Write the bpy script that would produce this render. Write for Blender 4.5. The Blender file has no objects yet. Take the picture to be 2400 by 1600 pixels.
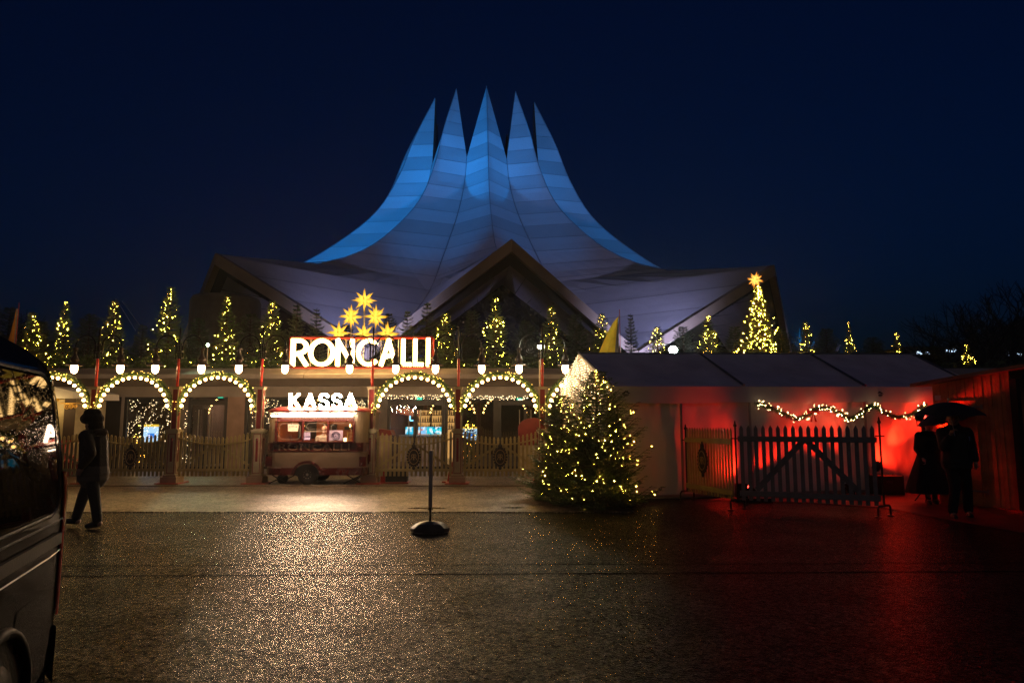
import bpy, bmesh, math, random
from math import sin, cos, pi, radians, sqrt, atan2
from mathutils import Vector, Matrix, noise
random.seed(7)
SC = bpy.context.scene
COL = SC.collection
# ------------------------------------------------------------------ camera
F = 1600.0; TH = math.atan(190/1600.0); CZ = 1.6
cam_d = bpy.data.cameras.new('camera'); cam = bpy.data.objects.new('camera', cam_d); COL.objects.link(cam)
cam_d.sensor_width = 36; cam_d.lens = 24.0; cam_d.clip_end = 3000; cam_d.clip_start = .05
cam.location = (0, 0, CZ); cam.rotation_euler = (pi/2 + TH, 0, 0)
SC.camera = cam
# ------------------------------------------------------------------ sky, exposure
w = bpy.data.worlds.new('World'); SC.world = w; w.use_nodes = True
nt = w.node_tree; nt.nodes.clear()
o_ = nt.nodes.new('ShaderNodeOutputWorld'); bg = nt.nodes.new('ShaderNodeBackground')
sky = nt.nodes.new('ShaderNodeTexSky'); sky.sky_type = 'NISHITA'; sky.sun_disc = False
sky.sun_elevation = radians(0); sky.sun_rotation = radians(192); sky.ozone_density = 6.0; sky.air_density = 1.0; sky.dust_density = .4
hs = nt.nodes.new('ShaderNodeMixRGB'); hs.blend_type = 'MULTIPLY'; hs.inputs[0].default_value = 1
hs.inputs[2].default_value = (.1, .9, .95, 1)
nt.links.new(sky.outputs[0], hs.inputs[1]); nt.links.new(hs.outputs[0], bg.inputs[0]); bg.inputs[1].default_value = .042
nt.links.new(bg.outputs[0], o_.inputs[0])
sd = bpy.data.lights.new('city_glow', 'SUN'); so = bpy.data.objects.new('city_glow', sd); COL.objects.link(so)
sd.energy = .05; sd.color = (1,.70,.46); sd.angle = radians(30); so.rotation_euler = (radians(58), 0, radians(-12))
SC.view_settings.view_transform = 'Standard'; SC.view_settings.look = 'None'
SC.view_settings.exposure = 0; SC.view_settings.gamma = 1
SC.cycles.use_denoising = True
try:
    SC.cycles.denoiser = 'OPENIMAGEDENOISE'; SC.cycles.denoising_input_passes = 'RGB_ALBEDO_NORMAL'; SC.cycles.denoising_prefilter = 'NONE'
except Exception: pass
SC.cycles.max_bounces = 5; SC.cycles.diffuse_bounces = 2; SC.cycles.glossy_bounces = 3
SC.cycles.transparent_max_bounces = 8; SC.cycles.sample_clamp_indirect = 3; SC.cycles.sample_clamp_direct = 0
SC.cycles.caustics_reflective = False; SC.cycles.caustics_refractive = False

def D(px, py):
    u = (px-1200)/F; v = (800-py)/F
    return u, cos(TH)-v*sin(TH), sin(TH)+v*cos(TH)
def W(px, py, Y):
    a, b, c = D(px, py); return Vector((a/b*Y, Y, CZ+c/b*Y))
def G(px, py, z=0):
    a, b, c = D(px, py); t = (z-CZ)/c; return Vector((a*t, b*t, z))

# ------------------------------------------------------------------ materials
MATS = {}
def mat(name, col, rough=.6, metal=0, var=.15, vs=3.0, bump=0, bs=40, emit=None, es=0, coat=0, spec=None, detail=4):
    if name in MATS: return MATS[name]
    m = bpy.data.materials.new(name); m.use_nodes = True; n = m.node_tree; p = n.nodes['Principled BSDF']
    p.inputs['Roughness'].default_value = rough; p.inputs['Metallic'].default_value = metal
    if coat: p.inputs['Coat Weight'].default_value = coat; p.inputs['Coat Roughness'].default_value = .05
    if spec is not None: p.inputs['Specular IOR Level'].default_value = spec
    tc = n.nodes.new('ShaderNodeTexCoord')
    nz = n.nodes.new('ShaderNodeTexNoise'); nz.inputs['Scale'].default_value = vs; nz.inputs['Detail'].default_value = detail
    n.links.new(tc.outputs['Object'], nz.inputs['Vector'])
    r = n.nodes.new('ShaderNodeValToRGB'); r.color_ramp.elements[0].position = .3; r.color_ramp.elements[1].position = .7
    r.color_ramp.elements[0].color = [c*(1-var) for c in col]+[1]; r.color_ramp.elements[1].color = [min(1, c*(1+var)) for c in col]+[1]
    n.links.new(nz.outputs[0], r.inputs[0]); n.links.new(r.outputs[0], p.inputs['Base Color'])
    if bump:
        b = n.nodes.new('ShaderNodeBump'); b.inputs['Strength'].default_value = bump; b.inputs['Distance'].default_value = .02
        n2 = n.nodes.new('ShaderNodeTexNoise'); n2.inputs['Scale'].default_value = bs; n2.inputs['Detail'].default_value = 3
        n.links.new(tc.outputs['Object'], n2.inputs['Vector']); n.links.new(n2.outputs[0], b.inputs['Height']); n.links.new(b.outputs[0], p.inputs['Normal'])
    if emit: p.inputs['Emission Color'].default_value = list(emit)+[1]; p.inputs['Emission Strength'].default_value = es
    MATS[name] = m; return m
def emat(name, col, s, sample=True):
    if name in MATS: return MATS[name]
    m = bpy.data.materials.new(name); m.use_nodes = True; n = m.node_tree; n.nodes.clear()
    o = n.nodes.new('ShaderNodeOutputMaterial'); e = n.nodes.new('ShaderNodeEmission'); e.inputs[0].default_value = list(col)+[1]; e.inputs[1].default_value = s
    n.links.new(e.outputs[0], o.inputs[0])
    if not sample: m.cycles.emission_sampling = 'NONE'
    MATS[name] = m; return m
def glass_mat(name, tint=(1,1,1), fac=.12, rough=.02):
    if name in MATS: return MATS[name]
    m = bpy.data.materials.new(name); m.use_nodes = True; n = m.node_tree; n.nodes.clear()
    o = n.nodes.new('ShaderNodeOutputMaterial'); mx = n.nodes.new('ShaderNodeMixShader'); t = n.nodes.new('ShaderNodeBsdfTransparent'); g = n.nodes.new('ShaderNodeBsdfGlossy')
    t.inputs[0].default_value = list(tint)+[1]; g.inputs['Roughness'].default_value = rough; mx.inputs[0].default_value = fac
    n.links.new(t.outputs[0], mx.inputs[1]); n.links.new(g.outputs[0], mx.inputs[2]); n.links.new(mx.outputs[0], o.inputs[0])
    MATS[name] = m; return m

concrete = mat('concrete', (.36,.32,.28), .8, vs=1.5, bump=.15, bs=30)
concrete_dark = mat('concrete_dark', (.15,.125,.10), .85, vs=1.2, bump=.1)
cream = mat('cream_paint', (.42,.36,.22), .45, vs=6, bump=.1, bs=25)
fence_paint = mat('fence_paint', (.40,.33,.14), .5, vs=5, bump=.12, bs=30)
maroon = mat('maroon_paint', (.20,.02,.02), .35, vs=5)
redp = mat('red_paint', (.42,.035,.02), .3, vs=6, coat=.3)
blackm = mat('black_iron', (.02,.018,.017), .4, metal=.3)
darkm = mat('dark_frame', (.035,.035,.037), .4)
gold = mat('gold_paint', (.6,.36,.08), .35, metal=.6)
stone = mat('stone_base', (.30,.23,.15), .7, bump=.2)
rubber = mat('rubber', (.015,.015,.015), .6, bump=.2, bs=80)
needle = mat('fir_needles', (.08,.15,.04), .55, var=.5, vs=7)
needle_b = mat('fir_needles_pale', (.06,.10,.035), .55, var=.45, vs=9)
needle_n = mat('fir_needles_dark', (.04,.075,.025), .6, var=.4, vs=9)
bark = mat('bark', (.07,.045,.03), .9, bump=.5)
bark_dark = mat('bark_dark', (.02,.017,.015), .9)
steel = mat('galvanised_steel', (.5,.48,.44), .35, metal=.9, bump=.05)
white = mat('white_paint', (.75,.73,.68), .5, var=.06)
clothmat = mat('marquee_fabric', (.55,.54,.55), .42, vs=1.2, var=.08, bump=.35, bs=2.2)
bulb_warm = emat('warm_bulb', (1,.54,.15), 40)
fairy = emat('fairy_bulb', (1,.46,.045), 170)
fairy_w = emat('fairy_bulb_white', (1,.74,.40), 9)
globe_m = emat('lamp_globe_glow', (1,.56,.23), 38)
glass = glass_mat('window_glass', (.82,.82,.8), .10)

# ------------------------------------------------------------------ mesh builder
class MB:
    def __init__(s): s.v = []; s.f = []; s.m = []; s.cur = 0
    def add(s, vs, fs):
        o = len(s.v); s.v += [tuple(v) for v in vs]; s.f += [tuple(i+o for i in f) for f in fs]; s.m += [s.cur]*len(fs)
    def box(s, c, d, M=None):
        x, y, z = d[0]/2, d[1]/2, d[2]/2
        vs = [Vector((a*x, b*y, e*z)) for a in (-1,1) for b in (-1,1) for e in (-1,1)]
        if M is not None: vs = [M @ v for v in vs]
        c = Vector(c); s.add([v+c for v in vs], [(0,1,3,2),(4,6,7,5),(0,4,5,1),(2,3,7,6),(0,2,6,4),(1,5,7,3)])
    def bar(s, a, b, wd, dp=None, up=(0,0,1)):
        a = Vector(a); b = Vector(b); dp = dp or wd; z = (b-a); L = z.length; z.normalize()
        u = Vector(up); 
        if abs(z.dot(u)) > .98: u = Vector((0,1,0))
        x = u.cross(z).normalized(); y = z.cross(x); M = Matrix((x, y, z)).transposed()
        s.box((a+b)/2, (wd, dp, L), M)
    def tube(s, pts, r, n=6, cap=True, closed=False):
        pts = [Vector(p) for p in pts]; N = len(pts); rs = r if isinstance(r, (list, tuple)) else [r]*N
        vs = []; fs = []; px = None
        for i, p in enumerate(pts):
            t = (pts[(i+1) % N if closed else min(i+1, N-1)]-pts[(i-1) % N if closed else max(i-1, 0)])
            t = t.normalized() if t.length > 1e-9 else Vector((0,0,1))
            if px is None: u = Vector((0,0,1)) if abs(t.z) < .9 else Vector((0,1,0)); x = u.cross(t).normalized()
            else:
                x = px-t*px.dot(t)
                x = x.normalized() if x.length > 1e-6 else t.orthogonal().normalized()
            px = x; y = t.cross(x)
            for k in range(n): a = 2*pi*k/n; vs.append(p+(x*cos(a)+y*sin(a))*rs[i])
        for i in range(N if closed else N-1):
            j = (i+1) % N
            for k in range(n): l = (k+1) % n; fs.append((i*n+k, i*n+l, j*n+l, j*n+k))
        if cap and not closed: fs.append(tuple(range(n))[::-1]); fs.append(tuple((N-1)*n+k for k in range(n)))
        s.add(vs, fs)
    def lathe(s, prof, c=(0,0,0), n=16, M=None):
        c = Vector(c); vs = []; fs = []
        for r, z in prof:
            for k in range(n):
                a = 2*pi*k/n; v = Vector((r*cos(a), r*sin(a), z)); vs.append((M @ v if M is not None else v)+c)
        for i in range(len(prof)-1):
            for k in range(n): l = (k+1) % n; fs.append((i*n+k, i*n+l, (i+1)*n+l, (i+1)*n+k))
        fs.append(tuple(range(n))[::-1]); fs.append(tuple((len(prof)-1)*n+k for k in range(n)))
        s.add(vs, fs)
    def ball(s, c, r, n=8, sc=(1,1,1)):
        h = max(3, n//2); prof = [(sin(pi*i/h), -cos(pi*i/h)) for i in range(h+1)]
        vs = [(0,0,-1)]; fs = []
        for q, z in prof[1:-1]:
            for k in range(n): a = 2*pi*k/n; vs.append((q*cos(a), q*sin(a), z))
        vs.append((0,0,1)); L = len(vs)-1
        for k in range(n): fs.append((0, 1+(k+1) % n, 1+k))
        for i in range(h-2):
            for k in range(n): fs.append((1+i*n+k, 1+i*n+(k+1) % n, 1+(i+1)*n+(k+1) % n, 1+(i+1)*n+k))
        for k in range(n): fs.append((L, 1+(h-2)*n+k, 1+(h-2)*n+(k+1) % n))
        s.add([(c[0]+v[0]*r*sc[0], c[1]+v[1]*r*sc[1], c[2]+v[2]*r*sc[2]) for v in vs], fs)
    def octa(s, c, r):
        x, y, z = c
        s.add([(x+r,y,z),(x-r,y,z),(x,y+r,z),(x,y-r,z),(x,y,z+r),(x,y,z-r)], [(0,2,4),(2,1,4),(1,3,4),(3,0,4),(2,0,5),(1,2,5),(3,1,5),(0,3,5)])
    def prism(s, poly, axis, t0, t1):
        """poly of 2D points; axis 'y': (x,z) outline extruded from y=t0 to t1; 'z': (x,y)"""
        n = len(poly)
        if axis == 'y': vs = [(a, t0, b) for a, b in poly]+[(a, t1, b) for a, b in poly]
        elif axis == 'z': vs = [(a, b, t0) for a, b in poly]+[(a, b, t1) for a, b in poly]
        else: vs = [(t0, a, b) for a, b in poly]+[(t1, a, b) for a, b in poly]
        s.add(vs, [tuple(range(n)), tuple(range(2*n-1, n-1, -1))]+[(i, (i+1) % n, n+(i+1) % n, n+i)[::-1] for i in range(n)])
    def build(s, name, mt, parent=None, smooth=False, rel=False, label=None):
        me = bpy.data.meshes.new(name)
        vs = s.v
        if rel and parent is not None: l = parent.location; vs = [(a-l.x, b-l.y, c-l.z) for a, b, c in vs]
        me.from_pydata(vs, [], s.f)
        for q in (mt if isinstance(mt, (list, tuple)) else [mt]): me.materials.append(q)
        if any(s.m): me.polygons.foreach_set('material_index', s.m)
        if smooth: me.polygons.foreach_set('use_smooth', [True]*len(s.f))
        bm = bmesh.new(); bm.from_mesh(me); bmesh.ops.recalc_face_normals(bm, faces=bm.faces); bm.to_mesh(me); bm.free()
        o = bpy.data.objects.new(name, me); COL.objects.link(o)
        if parent is not None: o.parent = parent
        if label: o['label'] = label
        return o
def tag(o, label, cat, group=None, kind=None):
    o['label'] = label; o['category'] = cat
    if group: o['group'] = group
    if kind: o['kind'] = kind
    return o
def struct(o): o['kind'] = 'structure'; return o
def thing(name, loc, label, cat, group=None, rz=0, sc=1):
    o = bpy.data.objects.new(name, None); COL.objects.link(o); o.location = loc; o.rotation_euler.z = rz
    if sc != 1: o.scale = (sc,)*3 if not isinstance(sc, tuple) else sc
    o.empty_display_size = .2; return tag(o, label, cat, group)
def center_origin(o):
    """move a lone mesh's origin to its base centre"""
    me = o.data; n = len(me.vertices); xs = [v.co for v in me.vertices]
    c = Vector(((min(v.x for v in xs)+max(v.x for v in xs))/2, (min(v.y for v in xs)+max(v.y for v in xs))/2, min(v.z for v in xs)))
    me.transform(Matrix.Translation(-c)); o.location = c; return o
def copy_tree(o, parent=None, kids=None):
    c = o.copy(); COL.objects.link(c)
    if parent is not None: c.parent = parent
    for ch in (KIDS.get(o.name) or [x for x in COL.objects if x.parent == o]): copy_tree(ch, c)
    return c
KIDS = {}
def index_kids():
    KIDS.clear()
    for x in COL.objects:
        if x.parent: KIDS.setdefault(x.parent.name, []).append(x)
def text_mesh(body, size, ext=.01, bold=0):
    cu = bpy.data.curves.new('t', 'FONT'); cu.body = body; cu.size = size; cu.extrude = ext; cu.offset = bold; cu.resolution_u = 3
    ob = bpy.data.objects.new('t', cu); COL.objects.link(ob); dg = bpy.context.evaluated_depsgraph_get()
    me = bpy.data.meshes.new_from_object(ob.evaluated_get(dg)); bpy.data.objects.remove(ob); bpy.data.curves.remove(cu)
    return me
def text_obj(name, body, h, mt, parent, loc, width=None, ext=.008, bold=0, label=None, rel=True, mirror=False):
    """upright text facing -Y; h = cap height; loc = lower-left in parent's space (or world if rel)"""
    me = text_mesh(body, 1, 0, bold); xs = [v.co.x for v in me.vertices]; ys = [v.co.y for v in me.vertices]
    sx = h/(max(ys)-min(ys)); sw = (width/(max(xs)-min(xs))) if width else sx; bpy.data.meshes.remove(me)
    me = text_mesh(body, 1, .5, bold); x0 = min(xs); y0 = min(ys); x1 = max(xs)
    for v in me.vertices:
        x = (v.co.x-x0); x = (x1-x0-x) if mirror else x
        v.co = (x*sw, -v.co.z*ext*2, (v.co.y-y0)*sx)
    me.materials.clear(); me.materials.append(mt)
    o = bpy.data.objects.new(name, me); COL.objects.link(o)
    l = Vector(loc)
    if parent is not None:
        o.parent = parent
        if rel: l = l-parent.location
    o.location = l
    if label: o['label'] = label
    return o
def lamp(name, kind, loc, energy, col, parent=None, size=.1, aim=None, spot=60, blend=.5, rel=True):
    d = bpy.data.lights.new(name, kind); d.energy = energy; d.color = col
    if kind == 'SPOT': d.spot_size = radians(spot); d.spot_blend = blend; d.shadow_soft_size = size
    elif kind == 'AREA': d.size = size
    else: d.shadow_soft_size = size
    o = bpy.data.objects.new(name, d); COL.objects.link(o); l = Vector(loc)
    if aim is not None: o.rotation_euler = (Vector(aim)-l).to_track_quat('-Z', 'Y').to_euler()
    if parent is not None:
        o.parent = parent
        if rel: l = l-parent.location
    o.location = l; return o

# ================================================================== GROUND
def aggregate(m, sc, dist, spec_hi, nz_sc=5.0, nz_dist=.03, rlo=.2, rhi=.34):
    n = m.node_tree; p = n.nodes['Principled BSDF']; tc = [x for x in n.nodes if x.type == 'TEX_COORD'][0]
    def nd(t, **k):
        q = n.nodes.new(t)
        for a_, b_ in k.items(): setattr(q, a_, b_)
        return q
    def mapr(src, a0, a1, b0, b1):
        q = nd('ShaderNodeMapRange'); q.inputs[1].default_value = a0; q.inputs[2].default_value = a1; q.inputs[3].default_value = b0; q.inputs[4].default_value = b1; n.links.new(src, q.inputs[0]); return q.outputs[0]
    def noi(sc_, d=4):
        q = nd('ShaderNodeTexNoise'); q.inputs['Scale'].default_value = sc_; q.inputs['Detail'].default_value = d; n.links.new(tc.outputs['Object'], q.inputs['Vector']); return q.outputs[0]
    v = nd('ShaderNodeTexVoronoi'); v.inputs['Scale'].default_value = sc; n.links.new(tc.outputs['Object'], v.inputs['Vector'])
    v2 = nd('ShaderNodeTexVoronoi'); v2.inputs['Scale'].default_value = sc*.42; n.links.new(tc.outputs['Object'], v2.inputs['Vector'])
    ry = nd('ShaderNodeSeparateColor'); n.links.new(v.outputs['Color'], ry.inputs[0]); ry2 = nd('ShaderNodeSeparateColor'); n.links.new(v2.outputs['Color'], ry2.inputs[0])
    patch = mapr(noi(1.3, 6), .35, .68, .55, 1.25); mid = mapr(noi(nz_sc*2, 5), .38, .62, .45, 1.3)
    stone = mapr(ry.outputs[0], .1, .95, .3, 1.6); stone2 = mapr(ry2.outputs[1], .2, .95, .45, 1.5)
    def mul(a_, b_):
        q = nd('ShaderNodeMath', operation='MULTIPLY')
        for i, z in enumerate((a_, b_)):
            if isinstance(z, float): q.inputs[i].default_value = z
            else: n.links.new(z, q.inputs[i])
        return q.outputs[0]
    tone = mul(mul(stone, stone2), mul(patch, mid))
    n.links.new(mul(tone, float(spec_hi)), p.inputs['Specular IOR Level'])
    old = p.inputs['Base Color'].links[0].from_socket; mc = nd('ShaderNodeMixRGB', blend_type='MULTIPLY'); mc.inputs[0].default_value = 1
    n.links.new(old, mc.inputs[1]); n.links.new(tone, mc.inputs[2]); n.links.new(mc.outputs[0], p.inputs['Base Color'])
    b = nd('ShaderNodeBump'); b.inputs['Strength'].default_value = 1; b.inputs['Distance'].default_value = dist; n.links.new(v.outputs['Distance'], b.inputs['Height'])
    b2 = nd('ShaderNodeBump'); b2.inputs['Strength'].default_value = 1; b2.inputs['Distance'].default_value = nz_dist; n.links.new(noi(nz_sc, 7), b2.inputs['Height'])
    n.links.new(b.outputs[0], b2.inputs['Normal']); n.links.new(b2.outputs[0], p.inputs['Normal'])
    n.links.new(mapr(noi(.8, 5), .3, .7, rlo, rhi), p.inputs['Roughness'])
    return m
def asphalt_mat(): return aggregate(mat('wet_asphalt', (.027,.020,.015), .30, var=.35, vs=1.1), 68, .0065, .08, 9.0, .012, .23, .248)
asph = asphalt_mat()
def paving_mat(): return aggregate(mat('wet_paving', (.15,.105,.068), .32, var=.2, vs=2.2), 70, .005, 1.0, 4.0, .006, .30, .34)
pav = paving_mat()
m = MB(); m.add([(-600,-60,0),(600,-60,0),(600,900,0),(-600,900,0)], [(0,1,2,3)]); struct(m.build('ground', asph))
# lighter smooth paving strip before the building: real 12 mm lip with an uneven near edge
m = MB(); N = 60; e0 = []
for i in range(N+1):
    x = -22+24.2*i/N; e0.append((x, 12.55+.05*noise.noise((x*1.7, 0, 0))+.02*noise.noise((x*9, 3, 0))))
top = [(x, y, .012) for x, y in e0]; bot = [(x, y, 0) for x, y in e0]; back = [(x, 24.2, .012) for x, y in e0]
m.add(top+bot+back, [(i, i+1, N+2+i+0, N+1+i)[::-1] for i in range(0)]+[(i, i+1, 2*(N+1)+i+1, 2*(N+1)+i) for i in range(N)]+[(N+1+i, N+1+i+1, i+1, i) for i in range(N)])
struct(m.build('pavement', pav))
crackm = mat('crack_tar', (.004,.004,.004), .9, spec=0)
def crack(name, pts, wd, z=.004):
    m = MB(); L = []; R = []
    for i, p in enumerate(pts):
        w2 = wd*(.35+.65*abs(noise.noise((p[0]*2.3, p[1], 5)))+.2); L.append((p[0], p[1]-w2/2, z)); R.append((p[0], p[1]+w2/2, z))
    n = len(pts); m.add(L+R, [(i, i+1, n+i+1, n+i) for i in range(n-1)]); struct(m.build(name, crackm))
def line(pxa, pya, pxb, pyb, n=120, amp=.03, seed=0):
    a = G(pxa, pya); b = G(pxb, pyb); o = []
    for i in range(n+1):
        p = a.lerp(b, i/n); o.append((p.x, p.y+amp*noise.noise((p.x*1.3, seed, 0))+amp*.4*noise.noise((p.x*7, seed, 2)))); 
    return o
crack('asphalt_seam', line(120, 1350, 2500, 1338, seed=1), .04)
crack('asphalt_seam', line(100, 1326, 2500, 1318, seed=4), .025)
crack('asphalt_seam', line(640, 1262, 850, 1253, 40, seed=7), .03)
crack('asphalt_seam', line(2100-1700, 1238, 470, 1236, 20, seed=9), .02)
# puddles at the edge of the paving
pud = mat('puddle_water', (.01,.01,.01), .03, var=.05)
for a, b, y, d in ((960, 1050, 1192, .10), (1175, 1230, 1191, .09)):
    m = MB(); c = G((a+b)/2, y); hw = (b-a)/2/1600*c.y; pts = []
    for k in range(32):
        t = 2*pi*k/32; q = 1+.25*noise.noise((cos(t)*1.5, sin(t)*1.5, a)); pts.append((c.x+hw*cos(t)*q, c.y+d*sin(t)*q, .0165))
    m.add(pts, [tuple(range(32))]); struct(m.build('puddle', pud))
# drain kerb line in front of the fence
m = MB(); m.box((-9.5, 17.55, .020), (24, .10, .016)); struct(m.build('kerb', concrete_dark))
# thin red overlay on the ground by the gate
overlay = mat('red_overlay', (.30,.02,.02), .45, var=.3, vs=2, bump=.5, bs=60)
pts = [G(1660, 1172), G(1890, 1178), G(2070, 1190), G(2250, 1222), G(2420, 1252), G(2560, 1235), G(2420, 1170), G(2090, 1150), G(1700, 1166)]
m = MB(); n = len(pts); m.add([(p.x, p.y, .014) for p in pts]+[(p.x, p.y, .001) for p in pts], [tuple(range(n))]+[(i, (i+1) % n, n+(i+1) % n, n+i) for i in range(n)])
o = tag(m.build('overlay', overlay), 'thin red overlay on the wet ground between the gate, the marquee and the hut', 'overlay')

# ================================================================== TEMPODROM-LIKE PLEATED TENT ROOF
XA, YA, DEL = -3.05, 70.0, 5.1
RIDGE = [(34.6,5.9),(29.6,8.2),(25.4,9.8),(21.3,12.2),(17.7,16),(15.2,19.5),(13.5,23),(12.4,26.5),(11.8,30),(11.4,34)]
VALL = [(26.7,7.4),(24.4,8.0),(20.7,10.2),(17.2,13.3),(14.8,15.6),(11.8,18.6),(9.6,22),(7.5,26),(5.8,31)]
def interp(T, z):
    if z >= T[0][0]: return T[0][1]
    for i in range(len(T)-1):
        z0, r0 = T[i]; z1, r1 = T[i+1]
        if z1 <= z <= z0:
            # monotone cubic (Hermite)
            def sl(j):
                if j == 0: return (T[1][1]-T[0][1])/(T[1][0]-T[0][0])
                if j == len(T)-1: return (T[-1][1]-T[-2][1])/(T[-1][0]-T[-2][0])
                return .5*((T[j][1]-T[j-1][1])/(T[j][0]-T[j-1][0])+(T[j+1][1]-T[j][1])/(T[j+1][0]-T[j][0]))
            h = z1-z0; t = (z-z0)/h; m0, m1 = sl(i)*h, sl(i+1)*h
            return (2*t**3-3*t*t+1)*r0+(t**3-2*t*t+t)*m0+(-2*t**3+3*t*t)*r1+(t**3-t*t)*m1
    return T[-1][1]
def pol(ang, r, z): a = radians(ang); return Vector((XA+r*sin(a), YA-r*cos(a), z))
def roof_mat():
    m = mat('roof_sheet', (.46,.47,.50), .5, var=.04, vs=.6); n = m.node_tree; p = n.nodes['Principled BSDF']
    tc = [x for x in n.nodes if x.type == 'TEX_COORD'][0]
    geo = n.nodes.new('ShaderNodeSeparateXYZ'); n.links.new(tc.outputs['Object'], geo.inputs[0])
    md = n.nodes.new('ShaderNodeMath'); md.operation = 'DIVIDE'; md.inputs[1].default_value = 1.45; n.links.new(geo.outputs['Z'], md.inputs[0])
    fr = n.nodes.new('ShaderNodeMath'); fr.operation = 'FRACT'; n.links.new(md.outputs[0], fr.inputs[0])
    fl = n.nodes.new('ShaderNodeMath'); fl.operation = 'FLOOR'; n.links.new(md.outputs[0], fl.inputs[0])
    wn = n.nodes.new('ShaderNodeTexWhiteNoise'); wn.noise_dimensions = '1D'; n.links.new(fl.outputs[0], wn.inputs['W'])
    # shingle-like lap: height rises across each course, so light catches each lap
    b = n.nodes.new('ShaderNodeBump'); b.inputs['Strength'].default_value = 1; b.inputs['Distance'].default_value = .45
    n.links.new(fr.outputs[0], b.inputs['Height'])
    n2 = n.nodes.new('ShaderNodeTexNoise'); n2.inputs['Scale'].default_value = 1.5; n2.inputs['Detail'].default_value = 6; n.links.new(tc.outputs['Object'], n2.inputs['Vector'])
    b2 = n.nodes.new('ShaderNodeBump'); b2.inputs['Strength'].default_value = .25; b2.inputs['Distance'].default_value = .1
    n.links.new(n2.outputs[0], b2.inputs['Height']); n.links.new(b.outputs[0], b2.inputs['Normal']); n.links.new(b2.outputs[0], p.inputs['Normal'])
    # lap shading painted in: tint varies by course, darker line at each lap
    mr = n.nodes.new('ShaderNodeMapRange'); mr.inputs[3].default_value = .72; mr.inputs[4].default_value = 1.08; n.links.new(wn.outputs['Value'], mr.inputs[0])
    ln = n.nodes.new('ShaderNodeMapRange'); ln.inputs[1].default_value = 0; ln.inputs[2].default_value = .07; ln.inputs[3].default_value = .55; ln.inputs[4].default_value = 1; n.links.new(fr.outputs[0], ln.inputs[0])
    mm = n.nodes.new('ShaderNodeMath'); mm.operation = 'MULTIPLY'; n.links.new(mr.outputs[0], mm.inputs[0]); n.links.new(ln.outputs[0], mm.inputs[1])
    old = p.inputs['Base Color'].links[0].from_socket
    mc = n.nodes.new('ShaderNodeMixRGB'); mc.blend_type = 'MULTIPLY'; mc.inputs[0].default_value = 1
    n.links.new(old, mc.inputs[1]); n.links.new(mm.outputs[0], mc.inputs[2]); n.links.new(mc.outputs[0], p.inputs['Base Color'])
    return m
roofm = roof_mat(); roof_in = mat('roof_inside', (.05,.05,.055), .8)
soff = mat('soffit_panels', (.30,.27,.28), .7, vs=.8); fasc = mat('fascia_sheet', (.30,.235,.155), .6, vs=.8)
hall = thing('concert_hall', (XA, YA, 0), 'concert hall with a huge pleated tent roof of pointed spikes lit blue', 'concert hall')
ZS = [26.7-1.0*i for i in range(15)]+[11.4]          # down to gable apex height
ZL = [11.4, 10.4, 9.4, 8.4, 7.4, 6.6, 5.8]
mR = MB(); mS = MB(); mFa = MB(); mSf = MB(); mGl = MB(); mFr = MB(); mSp = MB(); mDr = MB()
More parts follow.
